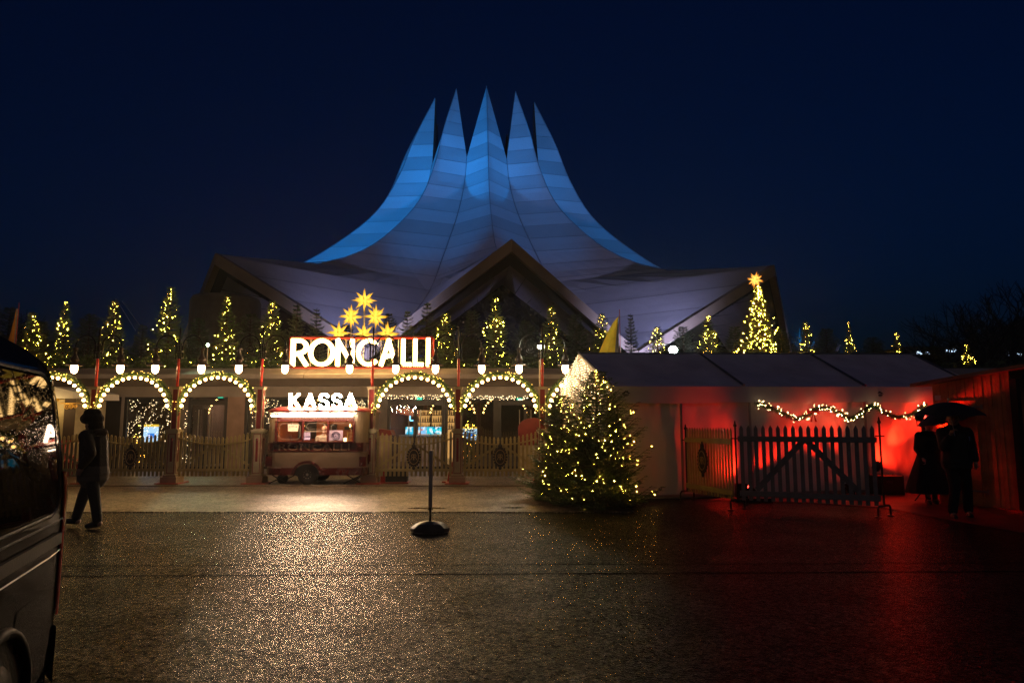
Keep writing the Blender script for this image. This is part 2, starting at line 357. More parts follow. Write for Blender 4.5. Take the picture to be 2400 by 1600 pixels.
for k in range(12):
    ar = DEL+30*k
    for sgn in (-1, 1):
        av = ar+15*sgn
        # spike half: notch to tip, subdivided
        tip = pol(ar, 5.9, 34.6); no = pol(av, 7.4, 26.7); nT = 8; rows = []
        for i in range(nT+1):
            z = 34.6-(34.6-26.7)*i/nT; rows.append((pol(ar, interp(RIDGE, z), z), tip.lerp(no, i/nT)))
        for z in ZS[1:]: rows.append((pol(ar, interp(RIDGE, z), z), pol(av, interp(VALL, z), z)))
        gab = k in (0, 1, 11)
        ga = pol(ar, 34, 11.4); gb = pol(av, 31, 5.8)
        if not gab: rows = [r_ for r_ in rows if r_[1].z > 13.0 or r_[0].z > 13.4]
        for z in (ZL[1:] if gab else []): rows.append((ga.lerp(gb, (11.4-z)/5.6), pol(av, interp(VALL, z), z)))
        vs = []; M_ = 6
        for a, b in rows:
            for j in range(M_+1): vs.append(a.lerp(b, j/M_))
        fs = []
        for i in range(len(rows)-1):
            for j in range(M_):
                q = (i*(M_+1)+j, i*(M_+1)+j+1, (i+1)*(M_+1)+j+1, (i+1)*(M_+1)+j)
                fs.append(q if sgn > 0 else q[::-1])
        mR.add(vs, fs)
        # inner face of spike
        ti = pol(ar, 5.75, 34.45); ni = pol(av-sgn*.6, 6.7, 26.4); ci = pol(ar, 6.6, 26.4)
        mSp.add([ti, ni, ci, no, tip], [(0,1,2),(0,1,3,4)])
        if not gab:
            wa, wb = pol(ar, 22.5, 13.2), pol(av, 16.6, 13.2); mDr.add([wa, wb, Vector((wb.x, wb.y, 0)), Vector((wa.x, wa.y, 0))], [(0,1,2,3)]); continue
        dn = Vector((0,0,-.62)); inn = (Vector((XA, YA, 0))-Vector((ga.x, ga.y, 0))).normalized()
        a0, b0 = ga-inn*.06, gb-inn*.06
        mFa.add([a0+Vector((0,0,.08)), b0+Vector((0,0,.08)), b0+dn, a0+dn, a0+Vector((0,0,.08))+inn*.5, b0+Vector((0,0,.08))+inn*.5, b0+dn+inn*.5, a0+dn+inn*.5],
                [(0,1,2,3),(0,4,5,1),(3,2,6,7),(4,7,6,5)])
        # dark reveal, then soffit back to the glazing
        r1a = ga+dn*1.9+inn*.9; r1b = gb+dn*1.5+inn*.9
        mFr.add([a0+dn+inn*.45, b0+dn+inn*.45, r1b, r1a], [(0,1,2,3)])
        r2a = pol(ar, 27.0, 10.3); r2b = pol(av, 27.0, 5.2)
        mSf.add([r1a, r1b, r2b, r2a], [(0,1,2,3)])
        g0a = pol(ar, 27.4, 0); g0b = pol(av, 27.4, 0)
        mGl.add([g0a, g0b, pol(av, 27.4, 5.3), pol(ar, 27.4, 10.35)], [(0,1,2,3)])
        # glazing mullions
        for z in (6.2, 8.1):
            f = min(1, (10.3-z)/5.0); e = pol(ar, 27.35, z).lerp(pol(av, 27.35, z), f); mFr.bar(pol(ar, 27.3, z), e, .09)
        for t in (.33, .66):
            e = pol(ar, 27.35, 0).lerp(pol(av, 27.35, 0), t); e2 = e.copy(); e2.z = 10.3-5.0*t; mFr.bar(e, e2, .09)
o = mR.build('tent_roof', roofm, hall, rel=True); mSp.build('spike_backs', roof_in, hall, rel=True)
mDr.build('drum_wall', concrete_dark, hall, rel=True); mFa.build('fascia', fasc, hall, rel=True); mSf.build('soffit', soff, hall, rel=True)
mGl.build('glazing', mat('dark_glazing', (.012,.013,.016), .15, var=.3), hall, rel=True); mFr.build('mullions', mat('dark_steel', (.03,.028,.027), .6), hall, rel=True)
# ridge and valley seams
mm_ = MB()
for k in range(12):
    ar = DEL+30*k
    mm_.tube([pol(ar, interp(RIDGE, z)+.03, z+.03) for z in [34.6-.8*i for i in range(29)]+[11.8, 11.42]] if k in (0, 1, 11) else [pol(ar, interp(RIDGE, z)+.03, z+.03) for z in [34.6-.8*i for i in range(26)]], .035, 4)
    mm_.tube([pol(ar+15, interp(VALL, z)+.02, z+.02) for z in [26.7-.8*i for i in range(26)]], .04, 4)
mm_.build('seam_caps', mat('seam_metal', (.26,.27,.3), .5, metal=.3), hall, rel=True)
# soffit panel joints
mj = MB()
for k in (-1, 0, 1):
    ar = DEL+30*k
    for sgn in (-1, 1):
        av = ar+15*sgn; ga = pol(ar, 34, 11.4); gb = pol(av, 31, 5.8); inn = (Vector((XA, YA, 0))-Vector((ga.x, ga.y, 0))).normalized(); dn = Vector((0,0,-.62))
        r1a = ga+dn*1.9+inn*.9; r1b = gb+dn*1.5+inn*.9; r2a = pol(ar, 27.0, 10.3); r2b = pol(av, 27.0, 5.2)
        for i in range(1, 9): mj.bar(r1a.lerp(r1b, i/9)-Vector((0,0,.03)), r2a.lerp(r2b, i/9)-Vector((0,0,.03)), .03)
mj.build('soffit_joints', mat('joint_dark', (.03,.03,.03), .8), hall, rel=True)
# round stair drum at the left
dr = MB(); c = W(520, 760, 33.0); prof = [(1.65, 0), (1.65, 7.55), (1.55, 7.75), (1.5, 7.75), (1.5, 7.6)]
dr.lathe(prof, (c.x-.1, 33.6, 0), 40)
dr.build('stair_drum', mat('drum_concrete', (.10,.09,.085), .85, bump=.2, bs=5), hall, rel=True, smooth=True)

def flood(name, loc, aim, energy, col, spot, label, hh=2.0, blend=.6, group='floodlights washing the tent roof'):
    t = thing(name, loc, label, 'floodlight', group); hd_ = Vector((0, 0, hh))
    aimv = (Vector(aim)-Vector(loc)-hd_).normalized(); q = aimv.to_track_quat('-Z', 'Y').to_matrix()
    m = MB(); m.box(hd_, (.34,.34,.2), q); m.build('housing', blackm, t)
    m = MB(); m.box(hd_+aimv*.105, (.28,.28,.01), q); m.build('lens', emat('flood_lens_'+str(col), col, 3), t)
    m = MB(); m.bar((0,0,0), (0,0,hh-.08), .06); m.box((0,0,.01), (.4,.4,.02)); m.build('stand', blackm, t)
    lamp('flood_beam', 'SPOT', Vector(loc)+hd_+aimv*.16, energy, col, t, size=.15, aim=aim, spot=spot, blend=blend)
    return t
BL = (.004,.30,.95); LV = (.38,.38,.78)
FL = [(-15, 'middle left', 29000, 3200), (15, 'middle right', 18000, 4300), (-45, 'far left', 48000, 150), (45, 'far right', 23000, 1500)]
for da, nm, eb, el_ in FL:
    av = DEL+da; zb_ = 3.46 if abs(da) < 20 else 0; hh = 5.4-zb_
    for off, e_, c_, sp, aim, tx in ((-.8, eb, BL, 33 if abs(da) < 20 else 38, pol(av, 4, 31 if abs(da) < 20 else 27), 'blue floodlight on a pole behind the firs, before the '+nm+' roof fold'), (.8, el_, LV, 110, pol(av, 8, 16), 'lavender floodlight on a pole behind the firs, before the '+nm+' roof fold')):
        P0 = pol(av+off, 36.2, zb_); flood('roof_floodlight', (P0.x, P0.y, P0.z), aim, e_, c_, sp, tx, hh=hh, blend=1)

# ================================================================== ENTRANCE BUILDING
bld = thing('entrance_building', (-6, 24, 0), 'low concrete entrance building with glass doors and a planted terrace on top', 'building')
YF = 24.0
def zf(py, Y=YF): return W(1200, py, Y).z
def xf(px, Y=YF, py=980): return W(px, py, Y).x
X0, X1 = -21.0, 23.0
m = MB(); m.box(((X0+X1)/2, 29.9, 3.0), (X1-X0, 11.2, .6)); m.build('terrace_slab', concrete_dark, bld, rel=True)
# sloped sill with joints
m = MB(); N = 19
for i in range(N):
    a = X0+(X1-X0)*i/N+.008; b = X0+(X1-X0)*(i+1)/N-.008
    m.add([(a,23.25,3.24),(b,23.25,3.24),(b,24.0,3.50),(a,24.0,3.50),(a,23.25,3.10),(b,23.25,3.10),(b,24.0,3.10),(a,24.0,3.10)], [(0,1,2,3),(0,4,5,1),(4,7,6,5),(1,5,6,2),(0,3,7,4),(3,2,6,7)])
m.build('parapet_sill', concrete, bld, rel=True)
m = MB()
for i in range(N):
    a = X0+(X1-X0)*i/N+.006; b = X0+(X1-X0)*(i+1)/N-.006
    m.box(((a+b)/2, 23.72, 2.98), (b-a, .35, .24))
m.build('upper_band', concrete_dark, bld, rel=True)  # darker concrete carries the shade under the sill overhang
m = MB(); N2 = 14
for i in range(N2):
    a = X0+(X1-X0)*i/N2+.006; b = X0+(X1-X0)*(i+1)/N2-.006
    m.box(((a+b)/2, 24.05, 2.675), (b-a, .22, .37))
m.build('lintel', concrete, bld, rel=True)
# wall pieces between bays: (px0, px1)
wallp = mat('wall_panel', (.22,.18,.155), .7, vs=1.5); ZT = 2.49
def wallseg(a, b, mt, name='wall_panel', y=24.05, d=.2):
    m = MB(); xa, xb = xf(a), xf(b); m.box(((xa+xb)/2, y, ZT/2), (xb-xa, d, ZT)); return m.build(name, mt, bld, rel=True)
wallseg(-380, 60, concrete_dark); wallseg(284, 291, concrete); wallseg(405, 441, concrete_dark); wallseg(533.5, 573.5, mat('warm_panel', (.36,.24,.18), .7))
wallseg(875, 908, mat('grey_panel', (.16,.15,.15), .6)); wallseg(1072.5, 1078, darkm); wallseg(1163, 1168, darkm); wallseg(1272, 1500, concrete_dark); wallseg(1500, 1900, concrete_dark); wallseg(1900, 2500, concrete_dark)
wallseg(233, 284, mat('sign_panel', (.03,.03,.03), .4), 'sign_panel')
text_obj('exit_lettering', 'AUSGANG', .13, mat('grey_letters', (.35,.33,.3), .5), bld, (xf(217), 23.94, zf(934)), width=xf(276)-xf(217), ext=.006)
# doors / glass bays
def bay(a, b, name, doors=(), head=957, top=923):
    """frame with mullions at px positions and glass"""
    f = MB(); xa, xb = xf(a), xf(b); zt = ZT
    f.box((xa+.05, 24.02, zt/2), (.1, .12, zt)); f.box((xb-.05, 24.02, zt/2), (.1, .12, zt))
    zh = zf(head); f.box(((xa+xb)/2, 24.02, (zh+zt)/2 if head > 940 and doors else zt-.04), (xb-xa-.2, .1, (zt-zh)*.42 if doors else .08)); f.box(((xa+xb)/2, 24.02, .05), (xb-xa-.2, .1, .1))
    for d in doors: f.box((xf(d), 24.02, zh/2+.05), (.11, .12, zh-.12))
    fr = f.build(name, darkm, bld, rel=True)
    g = MB(); g.box(((xa+xb)/2, 24.03, zt/2), (xb-xa-.2, .012, zt-.16)); o = g.build('pane', glass, fr); 
    o.data.transform(Matrix.Translation(-bld.location))
    if doors:
        h = MB()
        for d in doors:
            for s in (-1, 1): h.tube([(xf(d)+s*.2, 23.93, .9), (xf(d)+s*.2, 23.93, 2.05)], .016, 6)
        q = h.build('handles', steel, fr); q.data.transform(Matrix.Translation(-bld.location))
    return fr
bay(60, 233, 'glass_front'); bay(291, 405, 'glass_front'); bay(441, 533, 'glass_door', (481,)); bay(574, 875, 'glass_front')
bay(908.5, 1042, 'glass_door', (973,)); bay(1042.5, 1072, 'glass_front'); bay(1078, 1163, 'glass_front'); bay(1168, 1272, 'glass_door', (1231,))
# foyer
m = MB()
m.box((1, 29.2, 2.60), (43, 10, .08)); m.box((1, 34.0, 1.3), (43, .2, 2.6))
for px in (233, 441, 574, 890, 1165): m.box((xf(px)-.0, 27.2, 1.3), (.15, 6.0, 2.6))
m.build('foyer_walls', mat('foyer_plaster', (.14,.10,.085), .8), bld, rel=True)
m = MB(); m.box((1, 29.0, .03), (43, 9.8, .06)); m.build('foyer_floor', mat('foyer_floor', (.12,.10,.09), .3), bld, rel=True)
for px, e, c in ((150, 12, (1,.65,.4)), (340, 6, (1,.75,.5)), (500, 30, (1,.62,.4)), (720, 14, (1,.7,.45)), (990, 26, (1,.5,.3)), (1120, 4, (1,.8,.6)), (1215, 12, (1,.8,.65))):
    l = lamp('foyer_light', 'AREA', (xf(px), 26.2, 2.5), e, c, bld, size=1.0)
# bar inside
bar_ = thing('bar_counter', (xf(985, 28), 28, .06), 'white bar counter with glowing blue menu screens inside the right glass doors', 'bar counter')
m = MB(); a, b = xf(905, 28)-.2, xf(1040, 28); m.box(((a+b)/2, 28.0, .56), (b-a, .6, 1.0)); m.box(((a+b)/2, 27.97, 1.08), (b-a+.1, .75, .05)); m.build('counter', white, bar_, rel=True)
for p0, p1, cc, nm in ((951, 975, (.02,.55,.9), 'left'), (981, 1000, (.25,.6,1.0), 'mid'), (1001, 1036, (.01,.65,.85), 'right')):
    sm = bpy.data.materials.new('screen'); sm.use_nodes = True; n = sm.node_tree; n.nodes.clear()
    oo = n.nodes.new('ShaderNodeOutputMaterial'); e = n.nodes.new('ShaderNodeEmission'); v = n.nodes.new('ShaderNodeTexVoronoi'); v.inputs['Scale'].default_value = 11
    tc = n.nodes.new('ShaderNodeTexCoord'); n.links.new(tc.outputs['Object'], v.inputs['Vector']); r = n.nodes.new('ShaderNodeValToRGB')
    r.color_ramp.interpolation = 'CONSTANT'; r.color_ramp.elements[0].color = list(cc)+[1]; r.color_ramp.elements[1].position = .55; r.color_ramp.elements[1].color = (.8,.95,1,1)
    q = r.color_ramp.elements.new(.8); q.color = (.7,.08,.12,1) if nm == 'mid' else (.0,.15,.35,1)
    n.links.new(v.outputs['Color'], r.inputs[0]); n.links.new(r.outputs[0], e.inputs[0]); e.inputs[1].default_value = 1.8; n.links.new(e.outputs[0], oo.inputs[0])
    m = MB(); xa, xb = xf(p0, 27.5), xf(p1, 27.5); m.box(((xa+xb)/2, 27.5, (zf(1000, 27.5)+zf(1017, 27.5))/2), (xb-xa, .04, zf(1000, 27.5)-zf(1017, 27.5))); m.build('menu_screen', sm, bar_, rel=True)
shelf = thing('bottle_shelf', (xf(1030, 30), 30, .06), 'warmly lit shelf full of bottles behind the bar counter', 'shelf')
m = MB(); a, b = xf(978, 30), xf(1076, 30); m.box(((a+b)/2, 30.2, 1.1), (b-a, .05, 2.1)); m.build('back_panel', emat('shelf_glow', (1,.52,.16), 1.1), shelf, rel=True)
m = MB()
for z in (1.32, 1.62, 1.92, 2.15): m.box(((a+b)/2, 30.02, z), (b-a, .3, .03))
for i in range(4): m.box((a+(b-a)*i/3, 30.0, 1.1), (.04, .32, 2.1))
m.build('boards', mat('shelf_wood', (.12,.05,.02), .5), shelf, rel=True)
m = MB()
for z in (1.34, 1.64, 1.94):
    x = a+.06
    while x < b-.05:
        h = random.uniform(.16, .25); m.lathe([(.03, 0), (.03, h*.6), (.012, h*.75), (.012, h)], (x, 29.98, z), 6); x += random.uniform(.07, .12)
m.build('bottles', mat('bottle_glass', (.35,.16,.05), .15), shelf, rel=True)['kind'] = 'stuff'
text_obj('lettering', 'BE', .12, mat('pale_letters', (.4,.35,.3), .5), bld, (xf(1043, 24.3), 24.3, zf(967, 24.3)), width=.22, ext=.006)
text_obj('lettering', 'CURRY', .09, mat('dull_letters', (.12,.10,.09), .5), bld, (xf(1003, 29), 29, zf(966, 29)), width=.52, ext=.006)
# neon blue window sign in the bar
m = MB(); xa, xb = xf(961, 28.5), xf(971, 28.5); z0, z1 = zf(985, 28.5), zf(973, 28.5)
for p, q in (((xa,z0),(xb,z0)), ((xb,z0),(xb,z1)), ((xb,z1),(xa,z1)), ((xa,z1),(xa,z0))): m.tube([(p[0],28.5,p[1]), (q[0],28.5,q[1])], .03, 6)
center_origin(tag(m.build('neon_sign', emat('blue_neon', (.15,.5,1), 5)), 'small square blue neon frame glowing behind the right glass doors', 'neon sign'))
# sloped salmon stair soffit behind the door; faint glow put into its plaster
m = MB(); m.add([(xf(926,27), 27, zf(958,27)), (xf(966,27), 27, zf(958,27)), (xf(966,27), 27, zf(975,27)), (xf(938,27), 27, zf(970,27)), (xf(926,27), 29, zf(958,27)), (xf(966,27), 29, zf(958,27)), (xf(966,27), 29, zf(975,27)), (xf(938,27), 29, zf(970,27))], [(0,1,2,3),(4,7,6,5),(0,3,7,4),(3,2,6,7),(0,4,5,1),(1,5,6,2)])
m.build('stair_underside', mat('salmon_plaster_glow', (.55,.22,.14), .7, emit=(1,.3,.14), es=.25), bld, rel=True)
# info screens standing in the foyer
def kiosk(px0, px1, py0, py1, Y, label, top, scr, sy=None):
    t = thing('info_screen', (xf((px0+px1)/2, Y), Y, .06), label, 'screen')
    xa, xb, z0, z1 = xf(px0, Y), xf(px1, Y), zf(py1, Y), zf(py0, Y)
    m = MB(); m.box(((xa+xb)/2, Y+.06, (z0+z1)/2), (xb-xa+.06, .08, z1-z0+.06)); m.box(((xa+xb)/2, Y+.06, z0/2), (.1, .08, z0)); m.box(((xa+xb)/2, Y+.06, .08), (.5, .4, .04)); m.build('stand', darkm, t, rel=True)
    m = MB(); m.box(((xa+xb)/2, Y, z0+(z1-z0)*.43), (xb-xa, .03, (z1-z0)*.86)); m.build('screen_picture', scr, t, rel=True)
    m = MB(); m.box(((xa+xb)/2, Y, z1-(z1-z0)*.07), (xb-xa, .032, (z1-z0)*.13)); m.build('screen_header', top, t, rel=True)
    m = MB(); m.box(((xa+xb)/2+.03, Y-.02, z0+(z1-z0)*.35), ((xb-xa)*.45, .012, (z1-z0)*.28)); m.build('screen_graphic', emat('screen_blue', (.03,.25,.9), 1.6), t, rel=True)
    return t
scr_w = emat('screen_white', (.45,.72,1), 1.9); scr_y = emat('screen_yellow', (1,.62,.05), 1.5)
kiosk(339, 373, 994, 1035, 25.4, 'tall white and blue info screen with yellow header seen through the left glass front', scr_y, scr_w)
kiosk(1082, 1118, 1000, 1030, 25.2, 'wide white info screen with yellow header beside the small lit fir in the foyer', scr_y, scr_w)
kiosk(598, 606, 990, 1070, 24.9, 'narrow blue lit screen seen just left of the ticket wagon', scr_y, emat('screen_deep', (.08,.3,1), 1.8))
# red stall inside left
m = MB(); xa, xb = xf(236, 27), xf(278, 27)
t = thing('foyer_stall', (xf(255, 27), 27, .06), 'red fronted stall with white lettering glimpsed behind the walking person', 'stall')
m.box(((xa+xb)/2, 27, .5), (xb-xa, .5, .9)); m.box(((xa+xb)/2, 26.9, 1.62), (xb-xa+.2, .6, .22)); m.build('stall_front', mat('red_stall', (.5,.02,.03), .5, emit=(1,.03,.05), es=.35), t, rel=True)  # faint red glow put into the stall front
m = MB(); m.box((xf(268, 27), 26.7, 1.36), (.35, .02, .22)); m.build('lit_panel', emat('pink_white', (.9,.5,.8), 1.3), t, rel=True)
text_obj('lettering', 'a', .12, emat('white_text', (1,.9,.9), 1.0), t, (xf(255, 27), 26.55, 1.56), ext=.005)
# exit signs
for px, py, lb in ((517, 929, 'green exit sign above the left glass door'), (983, 934, 'green exit sign above the middle glass door in front of the bar'), (1217, 936, 'green exit sign above the right glass door near the foreground fir')):
    p = W(px, py, 24.5); t = thing('exit_sign', (p.x, 24.5, p.z), lb, 'exit sign')
    m = MB(); m.box((0,0,0), (.185, .03, .10)); m.build('sign_box', emat('exit_green', (.0,.75,.42), 1.3), t)
    m = MB(); m.prism([(.02,-.01),(.05,-.01),(.05,-.03),(.08,0),(.05,.03),(.05,.01),(.02,.01)], 'y', -.022, -.017)
    m.ball((-.045,-.019,.03), .009, 6); m.bar((-.045,-.019,.02), (-.05,-.019,-.005), .012, .005); m.bar((-.05,-.019,-.005), (-.07,-.019,-.035), .008, .005); m.bar((-.05,-.019,-.005), (-.03,-.019,-.035), .008, .005)
    m.build('pictogram', emat('exit_white', (.5,1,.8), 1.4), t)
    m = MB(); m.tube([(0,0,.05), (0,0,2.56-p.z)], .006, 4); m.build('hanger', steel, t)
# fairy light curtains and added sparkle about the glass (uncountable specks)
def curtain(name, px0, px1, py0, py1, Y, n, label, seed, rr=.011, mt=None, drape=True):
    rnd = random.Random(seed); m = MB()
    for i in range(n):
        px = rnd.uniform(px0, px1); f = rnd.random()**(.8 if drape else 1); py = py0+(py1-py0)*f
        if drape and noise.noise((px*.06, py*.045, seed)) < -.12: continue
        p = W(px, py, Y+rnd.uniform(-.12, .12)); m.octa(p, rr*rnd.uniform(.6, 1.3))
    o = m.build(name, mt or fairy_w); center_origin(o); return tag(o, label, 'string lights', kind='stuff')
curtain('light_specks', 290, 402, 925, 1035, 24.6, 420, 'tiny white lights scattered inside the left glass front for its sparkle', 3)  # specks put in for the sparkle reflected in this glass
curtain('light_specks', 392, 440, 940, 1090, 23.8, 150, 'net of tiny white lights hanging beside the second lamp post', 4)
curtain('light_specks', 235, 275, 983, 1002, 25.5, 60, 'row of tiny lights above the red stall in the foyer', 5, drape=False)
curtain('light_specks', 575, 660, 922, 1000, 24.5, 260, 'curtain of tiny white lights left of the ticket wagon lettering', 6)
curtain('light_specks', 826, 856, 925, 960, 24.6, 80, 'patch of tiny white lights right of the ticket wagon lettering', 8)
curtain('light_specks', 880, 1040, 925, 935, 23.85, 130, 'row of tiny lights along the lintel above the bar doors', 9, drape=False, rr=.009)
curtain('light_specks', 1045, 1268, 927, 937, 23.85, 150, 'row of tiny lights along the lintel above the right doors', 10, drape=False, rr=.009)

# ================================================================== FIRS
def fir_mesh(h, R, seed, whorls=16, br=8, tw=7, nl=.09, dens=1.0, base=.06, droop=.12, taper=1.0, nw=.17):
    rnd = random.Random(seed); m = MB(); tips = []; t = MB()
    t.tube([(0,0,0), (0,0,h*.5), (0,0,h)], [R*.07, R*.045, .006], 6)
    for wi in range(whorls):
        f = (wi+.3)/whorls; z = h*(base+(1-base)*f*.99); rad = R*(1-f)**taper*rnd.uniform(.8, 1.15)+.03*h/3
        nb = max(4, int(br*(1-.45*f))); off = rnd.uniform(0, 6.28)
        for b in range(nb):
            a = off+2*pi*b/nb+rnd.uniform(-.25, .25); L = rad*rnd.uniform(.62, 1.22)*(1+.38*noise.noise((cos(a)*1.3, sin(a)*1.3, z*1.6+seed))); d = Vector((cos(a), sin(a), 0)); side = Vector((-sin(a), cos(a), 0))
            sl = .45*f+.08 ; pts = []
            for j in range(5):
                s = j/4; pts.append(Vector((0,0,z))+d*L*s+Vector((0,0,L*(sl*s-droop*3*s*(1-s)))))
            t.tube(pts, [.012*h/3*(1-.7*j/4) for j in range(5)], 3, cap=False)
            T = max(3, int(tw*(.4+.6*L/R)*dens)); tips.append(pts[-1])
            for q in range(T):
                s = (q+.6)/T; s = .12+.88*s; i = min(3, int(s*4)); p = pts[i].lerp(pts[i+1], s*4-i)
                for sg in (-1, 1):
                    dl = (d*.75+side*sg*.75+Vector((0,0,rnd.uniform(-.15,.2)))).normalized(); ll = L*.42*(1.15-s)*rnd.uniform(.7, 1.2)+nl*.6
                    e = p+dl*ll; nn = max(2, int(ll/nl*2.0)); pp = dl.cross(Vector((0,0,1))).normalized(); up = Vector((0,0,1))
                    for k in range(nn):
                        c = p.lerp(e, (k+.5)/nn); w_ = nl*nw
                        for g in (-1, 1):
                            v = (dl*.75+pp*g*.8+up*rnd.uniform(-.1,.55)).normalized()*nl*rnd.uniform(.75,1.15)
                            m.add([c-dl*w_, c+dl*w_, c+v], [(0,1,2)])
                    if rnd.random() < .5: tips.append(e)
            # branch tip tuft
            for g in range(4):
                v = (d+side*rnd.uniform(-.8,.8)+Vector((0,0,rnd.uniform(-.2,.6)))).normalized()*nl*1.2
                c = pts[-1]; m.add([c-side*nl*.15, c+side*nl*.15, c+v], [(0,1,2)])
    for k in range(14):
        a = rnd.uniform(0, 6.28); z = h*(.9+.1*k/14); v = Vector((cos(a)*.6, sin(a)*.6, .6))*nl; m.add([(0,0,z-.02), (.01,0,z+.01), Vector((0,0,z))+v], [(0,1,2)])
    return t, m, tips
def lights_mesh(tips, h, n, rr, seed, R):
    rnd = random.Random(seed); m = MB(); tt = [p for p in tips if p.z > .04*h]
    if len(tt) > n:
        # favour an even spread over height
        tt.sort(key=lambda p: p.z+rnd.uniform(-.1,.1)*h); step = len(tt)/n; tt = [tt[int(i*step)] for i in range(n)]
    for p in tt:
        q = p*1.0; q.x *= rnd.uniform(.8, 1.03); q.y *= rnd.uniform(.8, 1.03); q.z += .01; m.octa(q, rr*rnd.choice((.45,.55,.7,.85,1,1.1,1.7)))
    for k in range(max(3, n//16)): m.octa((rnd.uniform(-.01,.01), rnd.uniform(-.03,0), h*(.84+.16*k/(n/16))), rr)
    return m
LITV = []
def lit_fir(seed, h, R, n, **kw):
    t, m, tips = fir_mesh(h, R, seed, **kw); l = lights_mesh(tips, h, n, .0115, seed, R); return (t, m, l)
protos = [lit_fir(11, 3, .85, 85, whorls=21, br=10, tw=8, nl=.11, nw=.24, taper=.85), lit_fir(12, 3, .75, 75, whorls=20, br=9, tw=8, nl=.11, nw=.24, droop=.05, taper=.85), lit_fir(13, 3, .95, 90, whorls=22, br=10, tw=8, nl=.11, nw=.24, droop=.18, taper=.8), lit_fir(14, 3, .7, 70, whorls=20, br=10, tw=8, nl=.11, nw=.24, taper=.8)]
darkp = [fir_mesh(3, .9, 31, whorls=20, br=10, nl=.12, nw=.26, taper=.7)[:2], fir_mesh(3, .75, 32, whorls=17, br=9, droop=.02, nl=.12, nw=.24, taper=.75)[:2], fir_mesh(3, 1.0, 33, whorls=21, br=10, droop=.2, nl=.12, nw=.26, taper=.7)[:2]]
PM = []
for i, (t, m, l) in enumerate(protos):
    e = bpy.data.objects.new('fir_tree', None); COL.objects.link(e)
    t.build('trunk', bark, e); m.build('crown', needle, e); l.build('string_lights', fairy, e); PM.append(e)
DM = []
for i, (t, m) in enumerate(darkp):
    e = bpy.data.objects.new('fir_tree', None); COL.objects.link(e)
    t.build('trunk', bark, e); m.build('crown', needle_b if i == 1 else needle_n, e); DM.append(e)
index_kids(); used = set()
def put_fir(pool, v, px, py, Y, label, group, zb=3.3, wd=None, rz=None):
    src = pool[v]; p = W(px, py, Y)
    o = src if (id(pool), v) not in used else copy_tree(src)
    used.add((id(pool), v)); h = p.z-zb; s = h/3
    sx = s if wd is None else wd/2/1600*Y/(.85)*(1.3 if pool is DM else 1.12)
    o.location = (p.x, Y, zb); o.scale = (sx, sx, s); o.rotation_euler.z = rz if rz is not None else random.uniform(0, 6.28); o.name = 'fir_tree'
    return tag(o, label, 'fir tree', group)
gl = 'fir trees hung with lights on the terrace'; gd = 'unlit fir trees on the terrace'
lit = [(78,730,0,25,'lit fir peeping over the black van roof, beside the orange banner',None),
 (156,704,1,25,'lit fir above the leftmost lamp head',66),(270,703,2,25,'lit fir just right of the leftmost red lamp post, with guy wires behind',72),
 (402,670,0,24.8,'tallest lit fir on the left, above the second lamp post',84),(534,690,3,25,'lit fir in front of the round stair drum, above the second arch from the left',76),
 (640,704,2,25,'lit fir just left of the big lit name sign',80),(1045,732,0,24.9,'lit fir touching the right end of the big lit name sign',86),
 (1162,696,1,25,'lit fir under the middle of the central gable',80),(1292,714,3,25.2,'lit fir between the star bright floodlight and the yellow banner',76),
 (1410,733,2,26,'lit fir half hidden behind the yellow banner',66),(1540,764,0,26,'lit fir left of the white floodlight above the marquee',74),
 (1660,738,1,26.5,'lit fir right of the white floodlight above the marquee ridge',72),(1887,752,3,27.5,'lit fir right of the big star topped fir',60),
 (1988,752,1,28.5,'slender lit fir above the right part of the marquee roof',40),(2100,775,3,30,'lit fir above the right end of the marquee ridge',44),(2264,806,1,30,'small sparse lit fir between the marquee and the red hut roof',42)]
for px, py, v, Y, lb, wd in lit: put_fir(PM, v, px, py, Y, lb, gl, wd=wd)
index_kids()
dk = [(25,720,2,26.5,'dark unlit fir at the left edge behind the van roof',80),(96,752,0,26,'dark bushy fir between the van roof and the first lit fir',90),(212,735,2,26.5,'dark narrow fir behind the leftmost red lamp post',66),(335,760,1,26.5,'dark fir between the two lit firs left of the second lamp post',66),
 (468,745,0,26.5,'dark fir left of the round stair drum',70),(588,735,2,26.5,'dark fir right of the round stair drum',80),(697,712,1,25.6,'dull green fir with bare top left of the star pyramid',60),(743,722,1,25.4,'pale tipped fir touching the lowest left star',54),
 (812,760,0,26,'dark fir behind the left stars of the pyramid',70),(912,734,2,26,'dark fir behind the lowest right star',56),(955,728,1,25.3,'pale tipped fir with bare top right of the star pyramid',54),(1001,708,1,26,'thin topped fir right of the star pyramid, before the gable edge',60),
 (1106,728,0,26.2,'dark fir between two lit firs below the central gable',70),(1232,752,2,26.2,'dark fir left of the star bright floodlight',72),(1350,735,0,26.5,'dark fir left of the yellow banner',72),(1478,735,1,26.4,'dark sparse fir standing clear against the roof, right of the yellow banner',44),
 (1600,765,2,27,'dark fir behind the white floodlight above the marquee',66),(1722,765,0,27.5,'dark fir left of the big star topped fir',72),(1830,772,2,27,'dark fir close to the right side of the big star topped fir',70),(1935,770,0,29,'dark fir between the two slender lit firs',70),
 (2045,790,2,30,'dark low fir left of the lit fir at the marquee end',70),(2180,812,0,30,'dark low fir behind the marquee end',90),(660,775,0,25.1,'bushy green fir touching the left end of the big lit name sign',74),(1090,790,2,25.2,'low bushy dark fir right of the sign beside the lamp post',90)]
for px, py, v, Y, lb, wd in dk: put_fir(DM, v, px, py, Y, lb, gd, wd=wd)
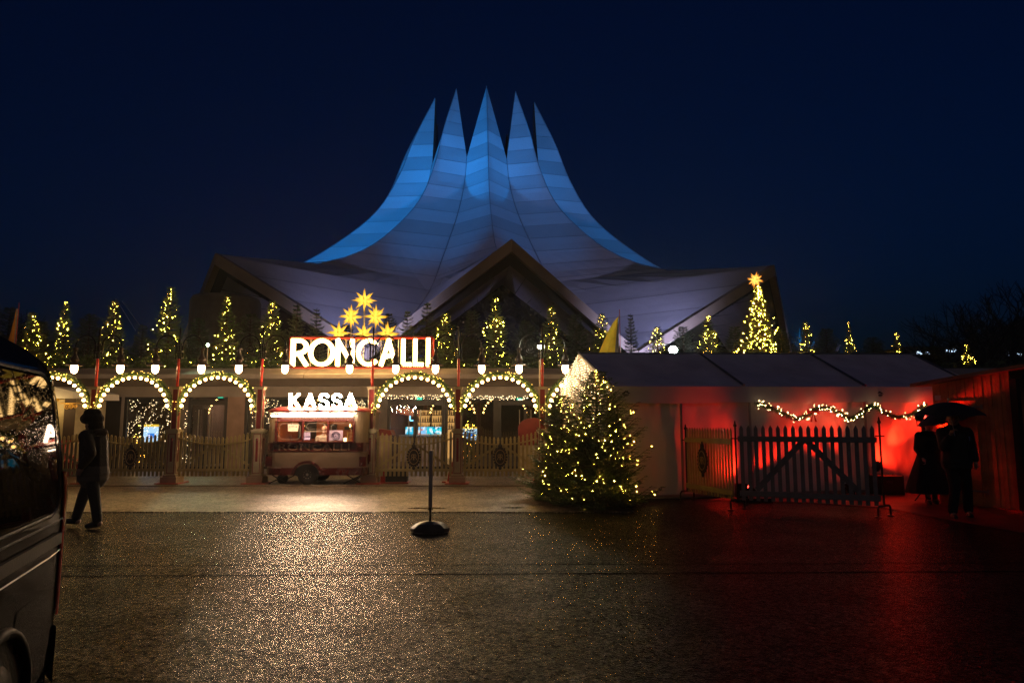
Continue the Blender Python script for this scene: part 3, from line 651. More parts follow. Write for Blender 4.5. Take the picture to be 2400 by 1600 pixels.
# hedge band at the foot of the firs
def hedge(name, x0, x1, y0, y1, z0, z1, n, mt, label, seed, nl=.10):
    rnd = random.Random(seed); m = MB()
    for i in range(n):
        x = rnd.uniform(x0, x1); y = rnd.uniform(y0, y1); hh = (z1-z0)*(.6+.4*noise.noise((x*1.1, y, seed))); z = z0+hh*rnd.random()
        a = rnd.uniform(0, 6.28); d = Vector((cos(a), sin(a), rnd.uniform(-.3, .9))).normalized()*nl*rnd.uniform(.8,1.6); s = d.orthogonal().normalized()*nl*.22
        c = Vector((x, y, z)); m.add([c-s, c+s, c+d], [(0,1,2)])
    o = m.build(name, mt); center_origin(o); return tag(o, label, 'greenery', kind='stuff')
hedge('fir_greenery', -20.5, 8, 24.0, 24.9, 3.45, 4.15, 9000, needle, 'low band of cut fir greenery packed along the terrace edge left and middle', 1)
hedge('fir_greenery', 8, 22, 24.2, 25.3, 3.3, 4.0, 4000, needle_n, 'low band of dark greenery along the terrace behind the marquee', 2)
# big star topped fir
p = W(1776, 668, 27); t, mm2, tips = fir_mesh(p.z-3.3, 1.05, 77, whorls=22, br=10, tw=9, nl=.10); l = lights_mesh(tips, p.z-3.3, 330, .015, 5, 1.0)
big = thing('fir_tree', (p.x, 27, 3.3), 'tallest fir on the terrace, thick with lights and topped by a glowing star', 'fir tree')
t.build('trunk', bark, big); mm2.build('crown', needle, big); l.build('string_lights', fairy, big)
# foreground christmas trees
pa = G(1402, 1184); pA = W(1411, 868, pa.y); hA = pA.z
t, m1, tips = fir_mesh(hA, .98, 91, whorls=44, br=14, tw=13, nl=.062, dens=1.0, base=.03, droop=.22, nw=.22, taper=.62); l = lights_mesh(tips, hA, 260, .0055, 8, 1.0)
fa = thing('fir_tree', (pa.x, pa.y, 0), 'large foreground fir with warm lights standing before the marquee corner', 'fir tree')
t.build('trunk', bark, fa); m1.build('crown', mat('near_fir', (.08,.15,.04), .5, var=.5, vs=9), fa); l.build('string_lights', emat('fairy_near', (1,.46,.045), 270), fa)
pb = G(1318, 1170); pB = W(1322, 925, pb.y); hB = pB.z
t, m1, tips = fir_mesh(hB, .78, 92, whorls=34, br=13, tw=13, nl=.062, base=.03, droop=.16, nw=.22, taper=.6); l = lights_mesh(tips, hB, 140, .0055, 9, .8)
fb = thing('fir_tree', (pb.x, pb.y, 0), 'shorter foreground fir with lights, to the left of the large one', 'fir tree')
t.build('trunk', bark, fb); m1.build('crown', MATS['near_fir'], fb); l.build('string_lights', MATS['fairy_near'], fb)
# lit firs down in the foyer behind the fence
for px, Y, ht, lb in ((590, 24.9, 1.95, 'narrow lit fir in the foyer left of the ticket wagon'), (1102, 24.75, 2.1, 'narrow lit fir in the foyer beside the wide info screen'), (327, 24.9, 1.5, 'small lit fir in the foyer left of the tall info screen')):
    o = copy_tree(PM[1]); o.location = (xf(px, Y), Y, .06); s = ht/3; o.scale = (s*.8, s*.8, s); tag(o, lb, 'fir tree', 'lit firs inside the foyer')

# ================================================================== SIGN "RONCALLI"
YS = 23.1
sg = thing('name_sign', (xf(848, YS), YS, 3.42), 'long red framed sign of blazing bulb letters reading RONCALLI above the ticket wagon', 'sign')
def zs(py): return W(1200, py, YS).z
def xs_(px): return W(px, 825, YS).x
xa, xb, z0, z1 = xs_(682), xs_(1014), zs(861), zs(791)
m = MB()
for yy in (YS-.14, YS+.22):
    m.bar((xa, yy, z0), (xb, yy, z0), .05); m.bar((xa, yy, z1), (xb, yy, z1), .05); m.bar((xa, yy, z0+.026), (xa, yy, z1-.026), .05); m.bar((xb, yy, z0+.026), (xb, yy, z1-.026), .05)
for x in (xa, xb):
    for z in (z0, z1): m.bar((x, YS-.114, z), (x, YS+.194, z), .045)
m.build('frame', redp, sg, rel=True)
m = MB()
for i in range(9):
    x = xa+(xb-xa)*i/8; m = MB(); m.bar((x, YS+.235, 3.42), (x, YS+.235, z0), .03); m.tube([(x, YS+.235, z0-.02), (x, YS+.235, z1)], .012, 5); m.build('support_rod', steel, sg, rel=True)
letter_m = emat('sign_letter_glow', (1,.58,.20), 26); lbulb = emat('sign_bulbs', (1,.54,.13), 9)
def strokes(ch):
    """unit glyphs: list of polylines in a 1x1 box (stroke centre lines)"""
    def arc(cx, cy, rx, ry, a0, a1, n=14): return [(cx+rx*cos(radians(a0+(a1-a0)*i/n)), cy+ry*sin(radians(a0+(a1-a0)*i/n))) for i in range(n+1)]
    return {'R': [[(0,0),(0,1)], [(0,1),(.45,1)]+arc(.45, .74, .5, .26, 90, -90)+[(.1,.42)], [(.42,.46),(.95,0)]],
     'O': [arc(.5,.5,.5,.5,0,360,28)], 'N': [[(0,0),(0,1)], [(0,1),(1,0)], [(1,0),(1,1)]],
     'C': [arc(.55,.5,.55,.5,48,312,24)], 'A': [[(0,0),(.5,1)], [(.5,1),(1,0)], [(.2,.3),(.8,.42)]],
     'L': [[(0,1),(0,0)], [(0,0),(1,0)]], 'I': [[(0,0),(0,1)]], 'K': [[(0,0),(0,1)], [(.05,.45),(.9,1)], [(.3,.6),(.95,0)]],
     'S': [arc(.5,.75,.45,.25,20,270,14)+arc(.5,.25,.45,.25,90,-160,14)[1:]]}[ch]
def letter(ch, x0, x1, zb, zt, y, wd, dp, parent, mt, bm, br, step=None, label=None):
    m = MB(); hw = wd/2; b = MB(); step = step or wd*.55
    for pl in strokes(ch):
        P = [Vector((x0+hw+(x1-x0-wd)*a, y, zb+hw+(zt-zb-wd)*c)) for a, c in pl]
        if ch == 'I': P = [Vector(((x0+x1)/2, y, zb)), Vector(((x0+x1)/2, y, zt))]
        L = []; R = []
        for i, p in enumerate(P):
            t = (P[min(i+1, len(P)-1)]-P[max(0, i-1)]).normalized()
            if i == 0 and len(P) > 20 and ch == 'O': t = (P[1]-P[-2]).normalized()
            if i == len(P)-1 and ch == 'O': t = (P[1]-P[-2]).normalized()
            n = Vector((-t.z, 0, t.x))*hw; e = Vector((0,0,0))
            if ch != 'O' and i == 0: e = -t*hw*.9
            if ch != 'O' and i == len(P)-1: e = t*hw*.9
            L.append(p+n+e); R.append(p-n+e)
        n = len(P); bk = Vector((0, dp, 0))
        m.add(L+R, [(i, i+1, n+i+1, n+i) for i in range(n-1)]); m.cur = 1
        m.add([q+bk for q in L]+[q+bk for q in R], [(i, n+i, n+i+1, i+1) for i in range(n-1)]); m.cur = 0
        m.add(L+R+[q+bk for q in L]+[q+bk for q in R], [(i, 2*n+i, 2*n+i+1, i+1) for i in range(n-1)]+[(n+i, n+i+1, 3*n+i+1, 3*n+i) for i in range(n-1)]+[(0,n,3*n,2*n),(n-1,3*n-1,4*n-1,2*n-1)]); m.cur = 0
        acc = 0
        for i in range(n-1):
            d = (P[i+1]-P[i]).length; k = acc
            while k < d:
                p = P[i].lerp(P[i+1], k/d); t = (P[i+1]-P[i]).normalized(); nn = Vector((-t.z, 0, t.x))*hw*.93
                for g in (-1, 1): b.ball(p+nn*g+Vector((0,-.012,0)), br, 6)
                k += step
            acc = k-d
    o = m.build('letter', [mt, mat('letter_case', (.25,.05,.03), .5)], parent, rel=True, label='letter '+ch); b.build('bulbs', bm, o).data.transform(Matrix.Translation(-parent.location)); return o
for ch, a, b in zip('RONCALLI', (682,723,787,835,889,940,968,996), (724,785,830,888,932,965,993,1010)):
    letter(ch, xs_(a)+.02, xs_(b), z0+.04, z1-.05, YS-.08, .118, .12, sg, letter_m, lbulb, .024)
# stars
def star_mesh(R, seed=0):
    rnd = random.Random(seed); m = MB(); dirs = []
    for x in (-1,0,1):
        for y in (-1,0,1):
            for z in (-1,0,1):
                if x or y or z: dirs.append((Vector((x, y, z)).normalized(), abs(x)+abs(y)+abs(z)))
    for d, k in dirs:
        L = R*(1.0 if k == 1 else .93 if k == 2 else .8); n = 4 if k < 3 else 3; r = R*.15 if k < 3 else R*.13; u = d.orthogonal().normalized(); v = d.cross(u)
        if k == 1: u = Vector((d.y, d.z, d.x)); v = d.cross(u)
        base = [d*R*.24+(u*cos(2*pi*i/n+pi/4)+v*sin(2*pi*i/n+pi/4))*r for i in range(n)]
        m.add(base+[d*L], [(i, (i+1) % n, n) for i in range(n)])
    m.ball((0,0,0), R*.27, 10); return m
def star_mat(name, c0, c1, s0, s1, R):
    m = bpy.data.materials.new(name); m.use_nodes = True; n = m.node_tree; n.nodes.clear()
    o = n.nodes.new('ShaderNodeOutputMaterial'); e = n.nodes.new('ShaderNodeEmission'); tc = n.nodes.new('ShaderNodeTexCoord'); ln = n.nodes.new('ShaderNodeVectorMath'); ln.operation = 'LENGTH'
    n.links.new(tc.outputs['Object'], ln.inputs[0]); mr = n.nodes.new('ShaderNodeMapRange'); mr.inputs[1].default_value = R*.2; mr.inputs[2].default_value = R*.85; n.links.new(ln.outputs['Value'], mr.inputs[0])
    mx = n.nodes.new('ShaderNodeMixRGB'); mx.inputs[1].default_value = [c*s0 for c in c0]+[1]; mx.inputs[2].default_value = [c*s1 for c in c1]+[1]; n.links.new(mr.outputs[0], mx.inputs[0])
    # facet shading painted in: glow stronger on facets turned to one side
    g = n.nodes.new('ShaderNodeNewGeometry'); sp = n.nodes.new('ShaderNodeSeparateXYZ'); n.links.new(g.outputs['True Normal'], sp.inputs[0])
    m2 = n.nodes.new('ShaderNodeMapRange'); m2.inputs[1].default_value = -1; m2.inputs[2].default_value = 1; m2.inputs[3].default_value = .75; m2.inputs[4].default_value = 1.35; n.links.new(sp.outputs['X'], m2.inputs[0])
    ms = n.nodes.new('ShaderNodeMixRGB'); ms.blend_type = 'MULTIPLY'; ms.inputs[0].default_value = 1; n.links.new(mx.outputs[0], ms.inputs[1]); n.links.new(m2.outputs[0], ms.inputs[2])
    n.links.new(ms.outputs[0], e.inputs[0]); e.inputs[1].default_value = 1; n.links.new(e.outputs[0], o.inputs[0]); return m
SR = .46; stm = star_mat('star_glow', (1,.62,.07), (1,.42,.008), 1.7, .9, SR)
stlab = [(854,704,'topmost yellow star lantern of the pyramid above the sign'),(823,742,'left yellow star lantern in the middle row of the pyramid'),(881,742,'right yellow star lantern in the middle row of the pyramid'),
 (794,780,'leftmost yellow star lantern in the bottom row of the pyramid'),(853,783,'central yellow star lantern in the bottom row, just above the sign frame'),(908,782,'rightmost yellow star lantern in the bottom row of the pyramid')]
s0 = None
for px, py, lb in stlab:
    p = W(px, py, 23.5)
    if s0 is None: t = thing('star_lantern', p, lb, 'star lantern', 'star lanterns stacked above the sign'); star_mesh(SR).build('star_body', stm, t); s0 = t; mrod = MB(); mrod.tube([(0,.02,-.1), (0,.02,-.9)], .012, 5); mrod.build('rod', steel, t)
    else: t = copy_tree(s0); t.location = p; tag(t, lb, 'star lantern')
    t.rotation_euler = (random.uniform(-.1,.1), 0, random.uniform(-.15,.15))
m = MB()
for px in (823, 854, 881): x = W(px, 780, 23.6).x; m.tube([(x, 23.6, z1), (x, 23.6, W(px, 742 if px != 854 else 704, 23.6).z)], .014, 5)
m.build('star_masts', steel, sg, rel=True)
p = W(1770, 656, 26.9); t = thing('star_lantern', p, 'orange star lantern on the tip of the tallest terrace fir', 'star lantern'); star_mesh(.36, 3).build('star_body', star_mat('star_orange', (1,.55,.1), (1,.25,.01), 2.2, 1.2, .36), t); t.rotation_euler = (.1,.2,.1)

# ================================================================== TICKET WAGON
YW = 17.95
def xw(px): return W(px, 1040, YW).x
def zw(py): return W(740, py, YW).z
cx = (xw(622)+xw(861))/2; HW = (xw(861)-xw(622))/2; DW = 1.75
wg = thing('ticket_wagon', (cx, YW+DW/2, 0), 'small maroon and cream ticket wagon with lit window and blazing letters on its roof', 'wagon')
def rr(hw, hd, r, n=6):
    o = []
    for (sx, sy, a0) in ((1,-1,-90),(1,1,0),(-1,1,90),(-1,-1,180)):
        for i in range(n+1): a = radians(a0+90*i/n); o.append((sx*(hw-r)+r*cos(a), sy*(hd-r)+r*sin(a)))
    return o
hd = DW/2; ol = rr(HW, hd, .26)
zA, zB, zC, zD, zE = zw(1113), zw(1096), zw(1057), zw(1037), zw(965)
waglac = mat('wagon_cream', (.11,.075,.05), .3, coat=.4, vs=2); wagred = mat('wagon_maroon', (.05,.006,.006), .25, coat=.5, vs=2)
m = MB(); m.prism(ol, 'z', zB, zC-.004); m.build('body', waglac, wg)
m = MB(); m.prism(rr(HW+.015, hd+.015, .27), 'z', zA, zB); m.prism(rr(HW+.012, hd+.012, .27), 'z', zC, zD)
for sx in (-1, 1):
    m.box((sx*(HW-.11), -hd-.006, (zB+zC)/2-.05), (.17, .03, zC-zB-.18)); m.box((sx*(HW+.006), -hd+.4, (zB+zC)/2), (.03, .5, zC-zB-.18))
m.build('maroon_band', wagred, wg)
# upper walls with front window opening
wx0, wx1 = xw(647)-cx, xw(829)-cx; wz0, wz1 = zw(1034), zw(987)
m = MB(); th = .04
def shell(pts, za, zb, mb):
    for a, b in zip(pts[:-1], pts[1:]): mb.bar(Vector((a[0], a[1], (za+zb)/2)), Vector((b[0], b[1], (za+zb)/2)), th, zb-za, up=(0,0,1)) if False else mb.add([(a[0],a[1],za),(b[0],b[1],za),(b[0],b[1],zb),(a[0],a[1],zb),(a[0]*.975,a[1]*.96,za),(b[0]*.975,b[1]*.96,za),(b[0]*.975,b[1]*.96,zb),(a[0]*.975,a[1]*.96,zb)], [(0,1,2,3),(4,7,6,5),(0,3,7,4),(1,5,6,2)])
full = ol+[ol[0]]
# points start at front-right corner arc (a=-90) and run counter-clockwise; last arc ends at front-left
seq = [(wx1, -hd)]+ol+[(wx0, -hd)]
shell(seq, zD, zE, m); m.build('upper_walls', mat('wagon_upper', (.14,.10,.055), .35, coat=.3), wg)
m = MB(); m.box(((wx0+wx1)/2, -hd+.02, (wz1+zE)/2), (wx1-wx0, .06, zE-wz1)); m.box(((wx0+wx1)/2, -hd+.02, (zD+wz0)/2), (wx1-wx0, .06, max(.02, wz0-zD)))
fr = [wx0, xw(709.5)-cx, xw(768.5)-cx, wx1]
for x in fr: m.box((x, -hd-.005, (wz0+wz1)/2), (.045, .08, wz1-wz0+.03))
m.box(((wx0+wx1)/2, -hd-.03, wz0-.012), (wx1-wx0+.1, .12, .03)); m.build('window_frame', wagred, wg)
# etched lines on panes
gl_ = glass_mat('wagon_glass', (.95,.93,.9), .06); et = mat('etched_line', (.26,.22,.18), .5)
for i in range(3):
    a, b = fr[i]+.025, fr[i+1]-.025; zlo = wz0 if i != 1 else wz0+(wz1-wz0)*.5
    m = MB(); m.box(((a+b)/2, -hd, (zlo+wz1)/2), (b-a, .008, wz1-zlo)); pn = m.build('pane', gl_, wg)
    e = MB(); c = .05; q = .07; P = [(a+c+q, zlo+c),(b-c-q, zlo+c),(b-c, zlo+c+q),(b-c, wz1-c-q),(b-c-q, wz1-c),(a+c+q, wz1-c),(a+c, wz1-c-q),(a+c, zlo+c+q)]
    for u, v in zip(P, P[1:]+P[:1]): e.bar((u[0], -hd-.008, u[1]), (v[0], -hd-.008, v[1]), .005)
    if i == 1: e.bar((a, -hd-.008, zlo), (b, -hd-.008, zlo), .012)
    e.build('etched_border', et, pn)
# roof
m = MB()
for k, (ins, z) in enumerate(((-.03, zE), (-.03, zE+.035), (.03, zE+.08), (.16, zE+.13), (.4, zE+.165))):
    pass
rings = [rr(HW-i_, hd-i_, max(.08, .27-i_*.3)) for i_ in (-.04, -.04, .03, .16, .42)]; zz = [zE, zE+.04, zE+.085, zE+.13, zE+.16]; n = len(rings[0])
vs = [(x, y, z) for r_, z in zip(rings, zz) for x, y in r_]; fs = [(i*n+k, i*n+(k+1) % n, (i+1)*n+(k+1) % n, (i+1)*n+k) for i in range(4) for k in range(n)]+[tuple(range(n))[::-1], tuple(4*n+k for k in range(n))]
m.add(vs, fs); m.build('roof', mat('wagon_roof', (.2,.02,.016), .3, coat=.4), wg, smooth=False)
# flap awning with strip light
ax0, ax1 = xw(640)-cx, xw(838)-cx; fz = zw(970)
m = MB(); m.add([(ax0, -hd-.02, fz+.05), (ax1, -hd-.02, fz+.05), (ax1, -hd-.42, fz-.005), (ax0, -hd-.42, fz-.005), (ax0, -hd-.02, fz+.03), (ax1, -hd-.02, fz+.03), (ax1, -hd-.42, fz-.025), (ax0, -hd-.42, fz-.025)], [(0,1,2,3),(4,7,6,5),(0,3,7,4),(3,2,6,7),(2,1,5,6),(1,0,4,5)]); m.build('awning_flap', mat('flap', (.6,.55,.5), .4), wg)
m = MB(); m.box(((ax0+ax1)/2, -hd-.38, fz-.045), (ax1-ax0-.12, .05, .03)); m.build('strip_light', emat('strip_glow', (1,.66,.40), 110), wg)
# name on band
text_obj('lettering', 'RONCALLI', zC*0+(zD-zC)*.78, mat('band_letters', (.19,.10,.06), .35), wg, (xw(654)-cx, -hd-.016, zC+(zD-zC)*.11), width=xw(820)-xw(654), ext=.004, rel=False)
# interior
m = MB(); m.box((0, hd-.12, (zD+zE)/2), (2*HW-.3, .04, zE-zD)); m.box((0, 0, zD+.002), (2*HW-.3, DW-.3, .02)); 
for sx in (-1, 1): m.box((sx*(HW-.14), 0, (zD+zE)/2), (.04, DW-.3, zE-zD))
m.build('interior_lining', mat('orange_wood', (.42,.13,.035), .5, vs=8), wg)
for px, py, dd in ((678, 1008, (.5, .06, .5)), (735, 1010, (.38, .06, .36)), (785, 1004, (.27, .06, .09))): m = MB(); m.box((xw(px)-cx, hd-.2, zw(py)), dd); m.build('dark_cabinet', blackm, wg)
m = MB(); m.box((xw(784)-cx, -hd+.10, zw(1020)), (.37, .01, zw(1008)-zw(1032))); po = m.build('poster', mat('lilac_poster_glow', (.42,.34,.50), .6, emit=(.8,.6,1), es=.10), wg)  # faint glow put into the paper, shared by the lilac card
m = MB(); c_ = Vector((xw(784.5)-cx, -hd+.09, zw(1021)))
m.tube([c_+Vector((.105*cos(a*pi/12), 0, .105*sin(a*pi/12))) for a in range(24)], .010, 4, closed=True); m.tube([c_+Vector((.065*cos(a*pi/8), 0, .065*sin(a*pi/8))) for a in range(16)], .007, 4, closed=True); m.ball(c_, .02, 8)
for k in range(7): a = pi*k/6; m.ball(c_+Vector((.085*cos(a), 0, .085*sin(a))), .013, 6)
m.build('poster_emblem', mat('poster_ink', (.06,.04,.10), .6), po)
m = MB(); m.box((xw(684)-cx, -hd+.06, zw(1002)), (.27, .008, .19)); nt_ = m.build('notice', white, wg)
m = MB()
for k in range(6): m.box((xw(684)-cx-.09+k*.036, -hd+.053, zw(999.5)), (.012, .004, .06))
m.build('notice_print', blackm, nt_)
m = MB(); m.box((xw(716)-cx, -hd+.12, zw(1022)), (.16, .01, .2)); m.build('lilac_card', MATS['lilac_poster_glow'], wg)
for px in (701, 812, 806):
    if px != 806:
        p = Vector((xw(px)-cx, -hd+.35, zw(998))); m = MB(); m.lathe([(.005,-.03),(.022,-.01),(.026,.012),(.012,.045),(.002,.062)], p, 10); m.build('candle_bulb', emat('candle_glow', (1,.55,.16), 14), wg, smooth=True)
        m = MB(); m.tube([p+Vector((0,0,-.03)), p+Vector((0,0,-.09)), p+Vector((0,.2,-.12))], .009, 6); m.build('sconce_arm', gold, wg)
m = MB(); m.lathe([(.035,0),(.04,.07),(.04,.09)], (xw(806)-cx, -hd+.12, wz0), 10); m.build('candle_glass', emat('tealight', (1,.7,.35), 6), wg)
m = MB(); x_ = xw(813)-cx
for z in (wz0+.02, wz0+.12, wz0+.22): m.box((x_+.06, -hd+.2, z), (.2, .12, .012))
for dx in (-.03, .15): m.box((x_+dx, -hd+.2, wz0+.12), (.014, .12, .24))
m.build('brass_shelf', gold, wg)
lamp('wagon_light', 'POINT', (cx, YW+.45, zE-.10), 22, (1,.62,.34), wg, size=.08)
# roof letters
kz0, kz1 = zw(956.5), zw(921)
km = emat('kassa_glow', (1,.67,.43), 270); kb = emat('kassa_bulb', (1,.64,.38), 140)
for ch, a, b in zip('KASSA', (669.5,705,739,770,800), (698,734,766,797,831)):
    letter(ch, xw(a)-cx+cx+.01, xw(b)-.01, kz0, kz1, YW+.12, .05, .06, wg, km, kb, .009, step=.05)
m = MB(); m.box(((xw(669)+xw(831))/2-cx, -hd+.17, (kz0+zE+.1)/2-.0), (xw(831)-xw(669), .05, .03)); 
for px in (684, 720, 752, 784, 815): m.box((xw(px)-cx, -hd+.17, (kz0+zE+.08)/2), (.03, .03, kz0-zE-.02+.06))
m.build('letter_rail', redp, wg)
# wheels, arch, jacks
wxc = xw(723)-cx
for yy, px in ((-hd+.06, 723), (-hd+1.3, 752)):
    wc = Vector((xw(px)-cx if yy < 0 else wxc, yy, .27)); Mx = Matrix.Rotation(pi/2, 3, 'X')
    m = MB(); m.lathe([(.16,-.075),(.235,-.08),(.262,-.06),(.27,-.03),(.27,.03),(.262,.06),(.235,.08),(.16,.075)], wc, 28, Mx); ty = m.build('tyre', rubber, wg, smooth=True)
    m = MB(); m.lathe([(.165,-.05),(.165,.06),(.15,.075),(.12,.06),(.05,.062),(.03,.085),(.0,.085)], wc, 24, Mx)
    for k in range(10): a = k*pi/5; m.ball(wc+Vector((.1*cos(a), -.075, .1*sin(a))), .012, 5)
    m.build('rim', steel, wg, smooth=False)
m = MB(); P = []
for k in range(17): a = pi*k/16; P.append((wxc+.385*cos(a), -hd-.02, .28+.34*sin(a)))
Q = [(wxc+(p[0]-wxc)*.84, -hd-.02, .28+(p[2]-.28)*.84) for p in P]; n = len(P)
vs = P+Q+[(p[0], -hd-.09, p[2]) for p in P]+[(p[0], -hd-.09, p[2]) for p in Q]
m.add(vs, [(2*n+i, 2*n+i+1, 3*n+i+1, 3*n+i) for i in range(n-1)]+[(i, i+1, 2*n+i+1, 2*n+i) for i in range(n-1)]+[(n+i, 3*n+i, 3*n+i+1, n+i+1) for i in range(n-1)])
m.build('wheel_arch', wagred, wg)
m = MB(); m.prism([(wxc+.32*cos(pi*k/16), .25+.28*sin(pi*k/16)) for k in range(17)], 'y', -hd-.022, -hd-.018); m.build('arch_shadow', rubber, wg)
m = MB()
for s, x in ((-1, -HW+.35), (1, HW-.35)):
    for yy in (-hd+.15, hd-.2):
        m.bar((x-.28, yy, .02), (x+.2, yy, zA), .03); m.bar((x+.2, yy, .02), (x-.2, yy, zA), .025); m.box((x-.28, yy, .012), (.16, .14, .02)); m.box((x+.2, yy, .012), (.12, .12, .02))
m.build('stabiliser_jacks', blackm, wg)
m = MB(); m.lathe([(.10,-.04),(.14,-.03),(.14,.03),(.10,.04)], (-HW+.38, -hd+.32, .14), 18, Matrix.Rotation(pi/2, 3, 'X')); m.build('jockey_wheel', rubber, wg)
m = MB(); m.box((HW+.06, -hd+.3, .95), (.05, .12, .2)); m.build('tail_lamp', emat('tail_lamp', (1,.12,.03), .6), wg)
# ================================================================== LAMP POSTS
YL = 18.3
lampl = ['leftmost red lamp post, behind the walking person','lamp post second from the left, between two lit arches','lamp post at the left end of the ticket wagon','lamp post at the right end of the ticket wagon, before the lit sign','lamp post right of the ticket wagon, between two picket panels','rightmost lamp post, half hidden by the foreground fir']
lxs = [xf(p, YL, 1000) for p in (218, 410, 608, 870, 1073.5, 1271.5)]
L0 = thing('lamp_post', (lxs[0], YL, 0), lampl[0], 'lamp post', 'twin headed lamp posts along the fence')
m = MB(); m.box((0,0,.03), (.62,.62,.02)); m.build('ground_plate', redp, L0)
m = MB(); m.box((0,0,.115), (.42,.42,.15)); m.box((0,0,.215), (.34,.34,.05)); m.build('base', stone, L0)
m = MB(); m.box((0,0,.79), (.24,.24,1.10)); m.box((0,0,1.355), (.30,.30,.03)); m.box((0,0,1.39), (.33,.33,.04)); m.box((0,0,1.425), (.24,.24,.03)); m.build('pillar', cream, L0)
m = MB()
for a in range(4):
    M = Matrix.Rotation(a*pi/2, 3, 'Z')
    for sx in (-1, 1): m.box(M @ Vector((sx*.09, -.123, .79)), (.016,.008,1.0), M)
    for z in (.285, 1.295): m.box(M @ Vector((0, -.123, z)), (.196,.008,.016), M)
    m.box(M @ Vector((0, -.123, .86)), (.06,.008,.55), M); m.ball(M @ Vector((0, -.123, 1.17)), .035, 8)
m.build('pillar_panels', maroon, L0)
m = MB(); m.box((0,0,1.96), (.15,.15,1.04)); m.build('upper_pillar', maroon, L0)
m = MB()
for a in range(4):
    M = Matrix.Rotation(a*pi/2, 3, 'Z'); m.box(M @ Vector((-.075, -.075, 1.96)), (.022,.022,1.04), M)
m.box((0,0,2.495), (.21,.21,.03)); m.box((0,0,2.53), (.24,.24,.04)); m.build('pillar_trim', cream, L0)
m = MB(); m.tube([(0,0,2.55),(0,0,3.3)], .036, 10); m.lathe([(.05,0),(.055,.02),(.045,.05)], (0,0,2.95), 10); m.build('pole', redp, L0)
m = MB(); m.tube([(0,0,3.3),(0,0,4.1)], .022, 8); m.lathe([(.0,0),(.03,.02),(.022,.06),(.0,.14)], (0,0,4.05), 8)
for s in (-1, 1):
    for yy in (-.05, .05): m.tube([(s*.07, yy, 3.28), (s*.07, yy, 3.72)], .011, 5)
for z in (3.32, 3.5, 3.68): m.box((0,0,z), (.19,.13,.018))
m.build('shaft_bundle', blackm, L0)
for s in (-1, 1):
    P = [(s*.08, 0, 3.45)]+[(s*(.35-.27*cos(pi*k/14)), 0, 3.62+.32*sin(pi*k/14)) for k in range(15)]
    m = MB(); m.tube(P, .016, 6)
    sp = []
    for k in range(40): a = k*.32; r = .14*(1-k/46); sp.append((s*(.33+r*cos(a+2.2)), 0, 3.56+r*sin(a+2.2)))
    m.tube(sp, .008, 4); m.tube([(s*.08,0,3.6),(s*.14,0,3.8),(s*.25,0,3.83)], .008, 4); arm = m.build('arm', blackm, L0)
    m = MB(); x = s*.62
    m.lathe([(.02,3.62),(.06,3.60),(.065,3.55),(.035,3.53),(.03,3.42),(.06,3.38),(.10,3.30),(.105,3.24),(.08,3.23),(.08,3.20)], (x,0,0), 14)
    for dx in (-.05, .05): m.tube([(x+dx,0,3.58),(x+dx*1.3,0,3.22)], .006, 4)
    m.lathe([(.08,3.2),(.20,3.135),(.22,3.12),(.21,3.115),(.07,3.18)], (x,0,0), 20); m.build('lamp_shade', mat('shade_metal', (.10,.08,.06), .35, metal=.4), L0, smooth=True)
    m = MB(); m.lathe([(.07,3.15),(.085,3.10),(.088,3.02),(.07,2.95),(.035,2.915),(.0,2.905)], (x,0,0), 16); m.build('lamp_globe', globe_m, L0, smooth=True)
index_kids()
for i in range(1, 6):
    o = copy_tree(L0); o.location = (lxs[i], YL, 0); o['label'] = lampl[i]
    o.rotation_euler.z = 0
# ================================================================== ARCHES
def arch(i, xa, xb, label, first=None):
    half = (xb-xa)/2-.14; c = (xa+xb)/2
    t = thing('light_arch', (c, YL-.05, 1.9), label, 'arch', 'garland arches with bulbs between the lamp posts')
    rnd = random.Random(i); m = MB(); n = 60; fl = MB()
    pts = [((half+.07)*cos(pi*k/n), 0, .02+.98*sin(pi*k/n)) for k in range(n+1)]; pts = [(half+.06, 0, -.12)]+pts+[(-half-.06, 0, -.12)]
    m.tube(pts, .03, 6); m.build('hoop', mat('hoop_green', (.02,.05,.02), .7), t)
    m = MB()
    for k in range(2600):
        a = rnd.uniform(-.06, pi+.06); r = rnd.uniform(.03, .085); b = rnd.uniform(0, 6.28)
        c_ = Vector(((half+.07)*cos(a), 0, .02+.98*sin(a))); rad = Vector((cos(a), 0, sin(a))); d = (rad*cos(b)+Vector((0,1,0))*sin(b)); tg = Vector((-sin(a), 0, cos(a)))
        v = (d+tg*rnd.uniform(-.6,.6)).normalized(); s = tg*.007; p0 = c_+d*.02; m.add([p0-s, p0+s, p0+v*r], [(0,1,2)])
    m.build('garland', needle, t)
    m = MB()
    for k in range(44):
        a = rnd.uniform(-.05, pi+.05); b = rnd.uniform(-2.6, -.2); c_ = Vector(((half+.07)*cos(a), 0, .02+.98*sin(a))); rad = Vector((cos(a), 0, sin(a)))
        m.octa(c_+(rad*cos(b)*1.0+Vector((0,1,0))*sin(b))*.075, rnd.choice((.010,.012,.016)))
    m.build('fairy_lights', emat('arch_fairy', (1,.6,.10), 7), t)
    for k in range(17):
        a = radians(8+164*k/16); m = MB(); p = ((half-.045)*cos(a), -.06, .02+.87*sin(a))
        if k == 0: bulb = MB(); bulb.ball((0,0,0), .041, 10); b0 = bulb.build('bulb', bulb_warm, t); b0.location = p
        else: b = b0.copy(); COL.objects.link(b); b.location = p; b.parent = t
    return t
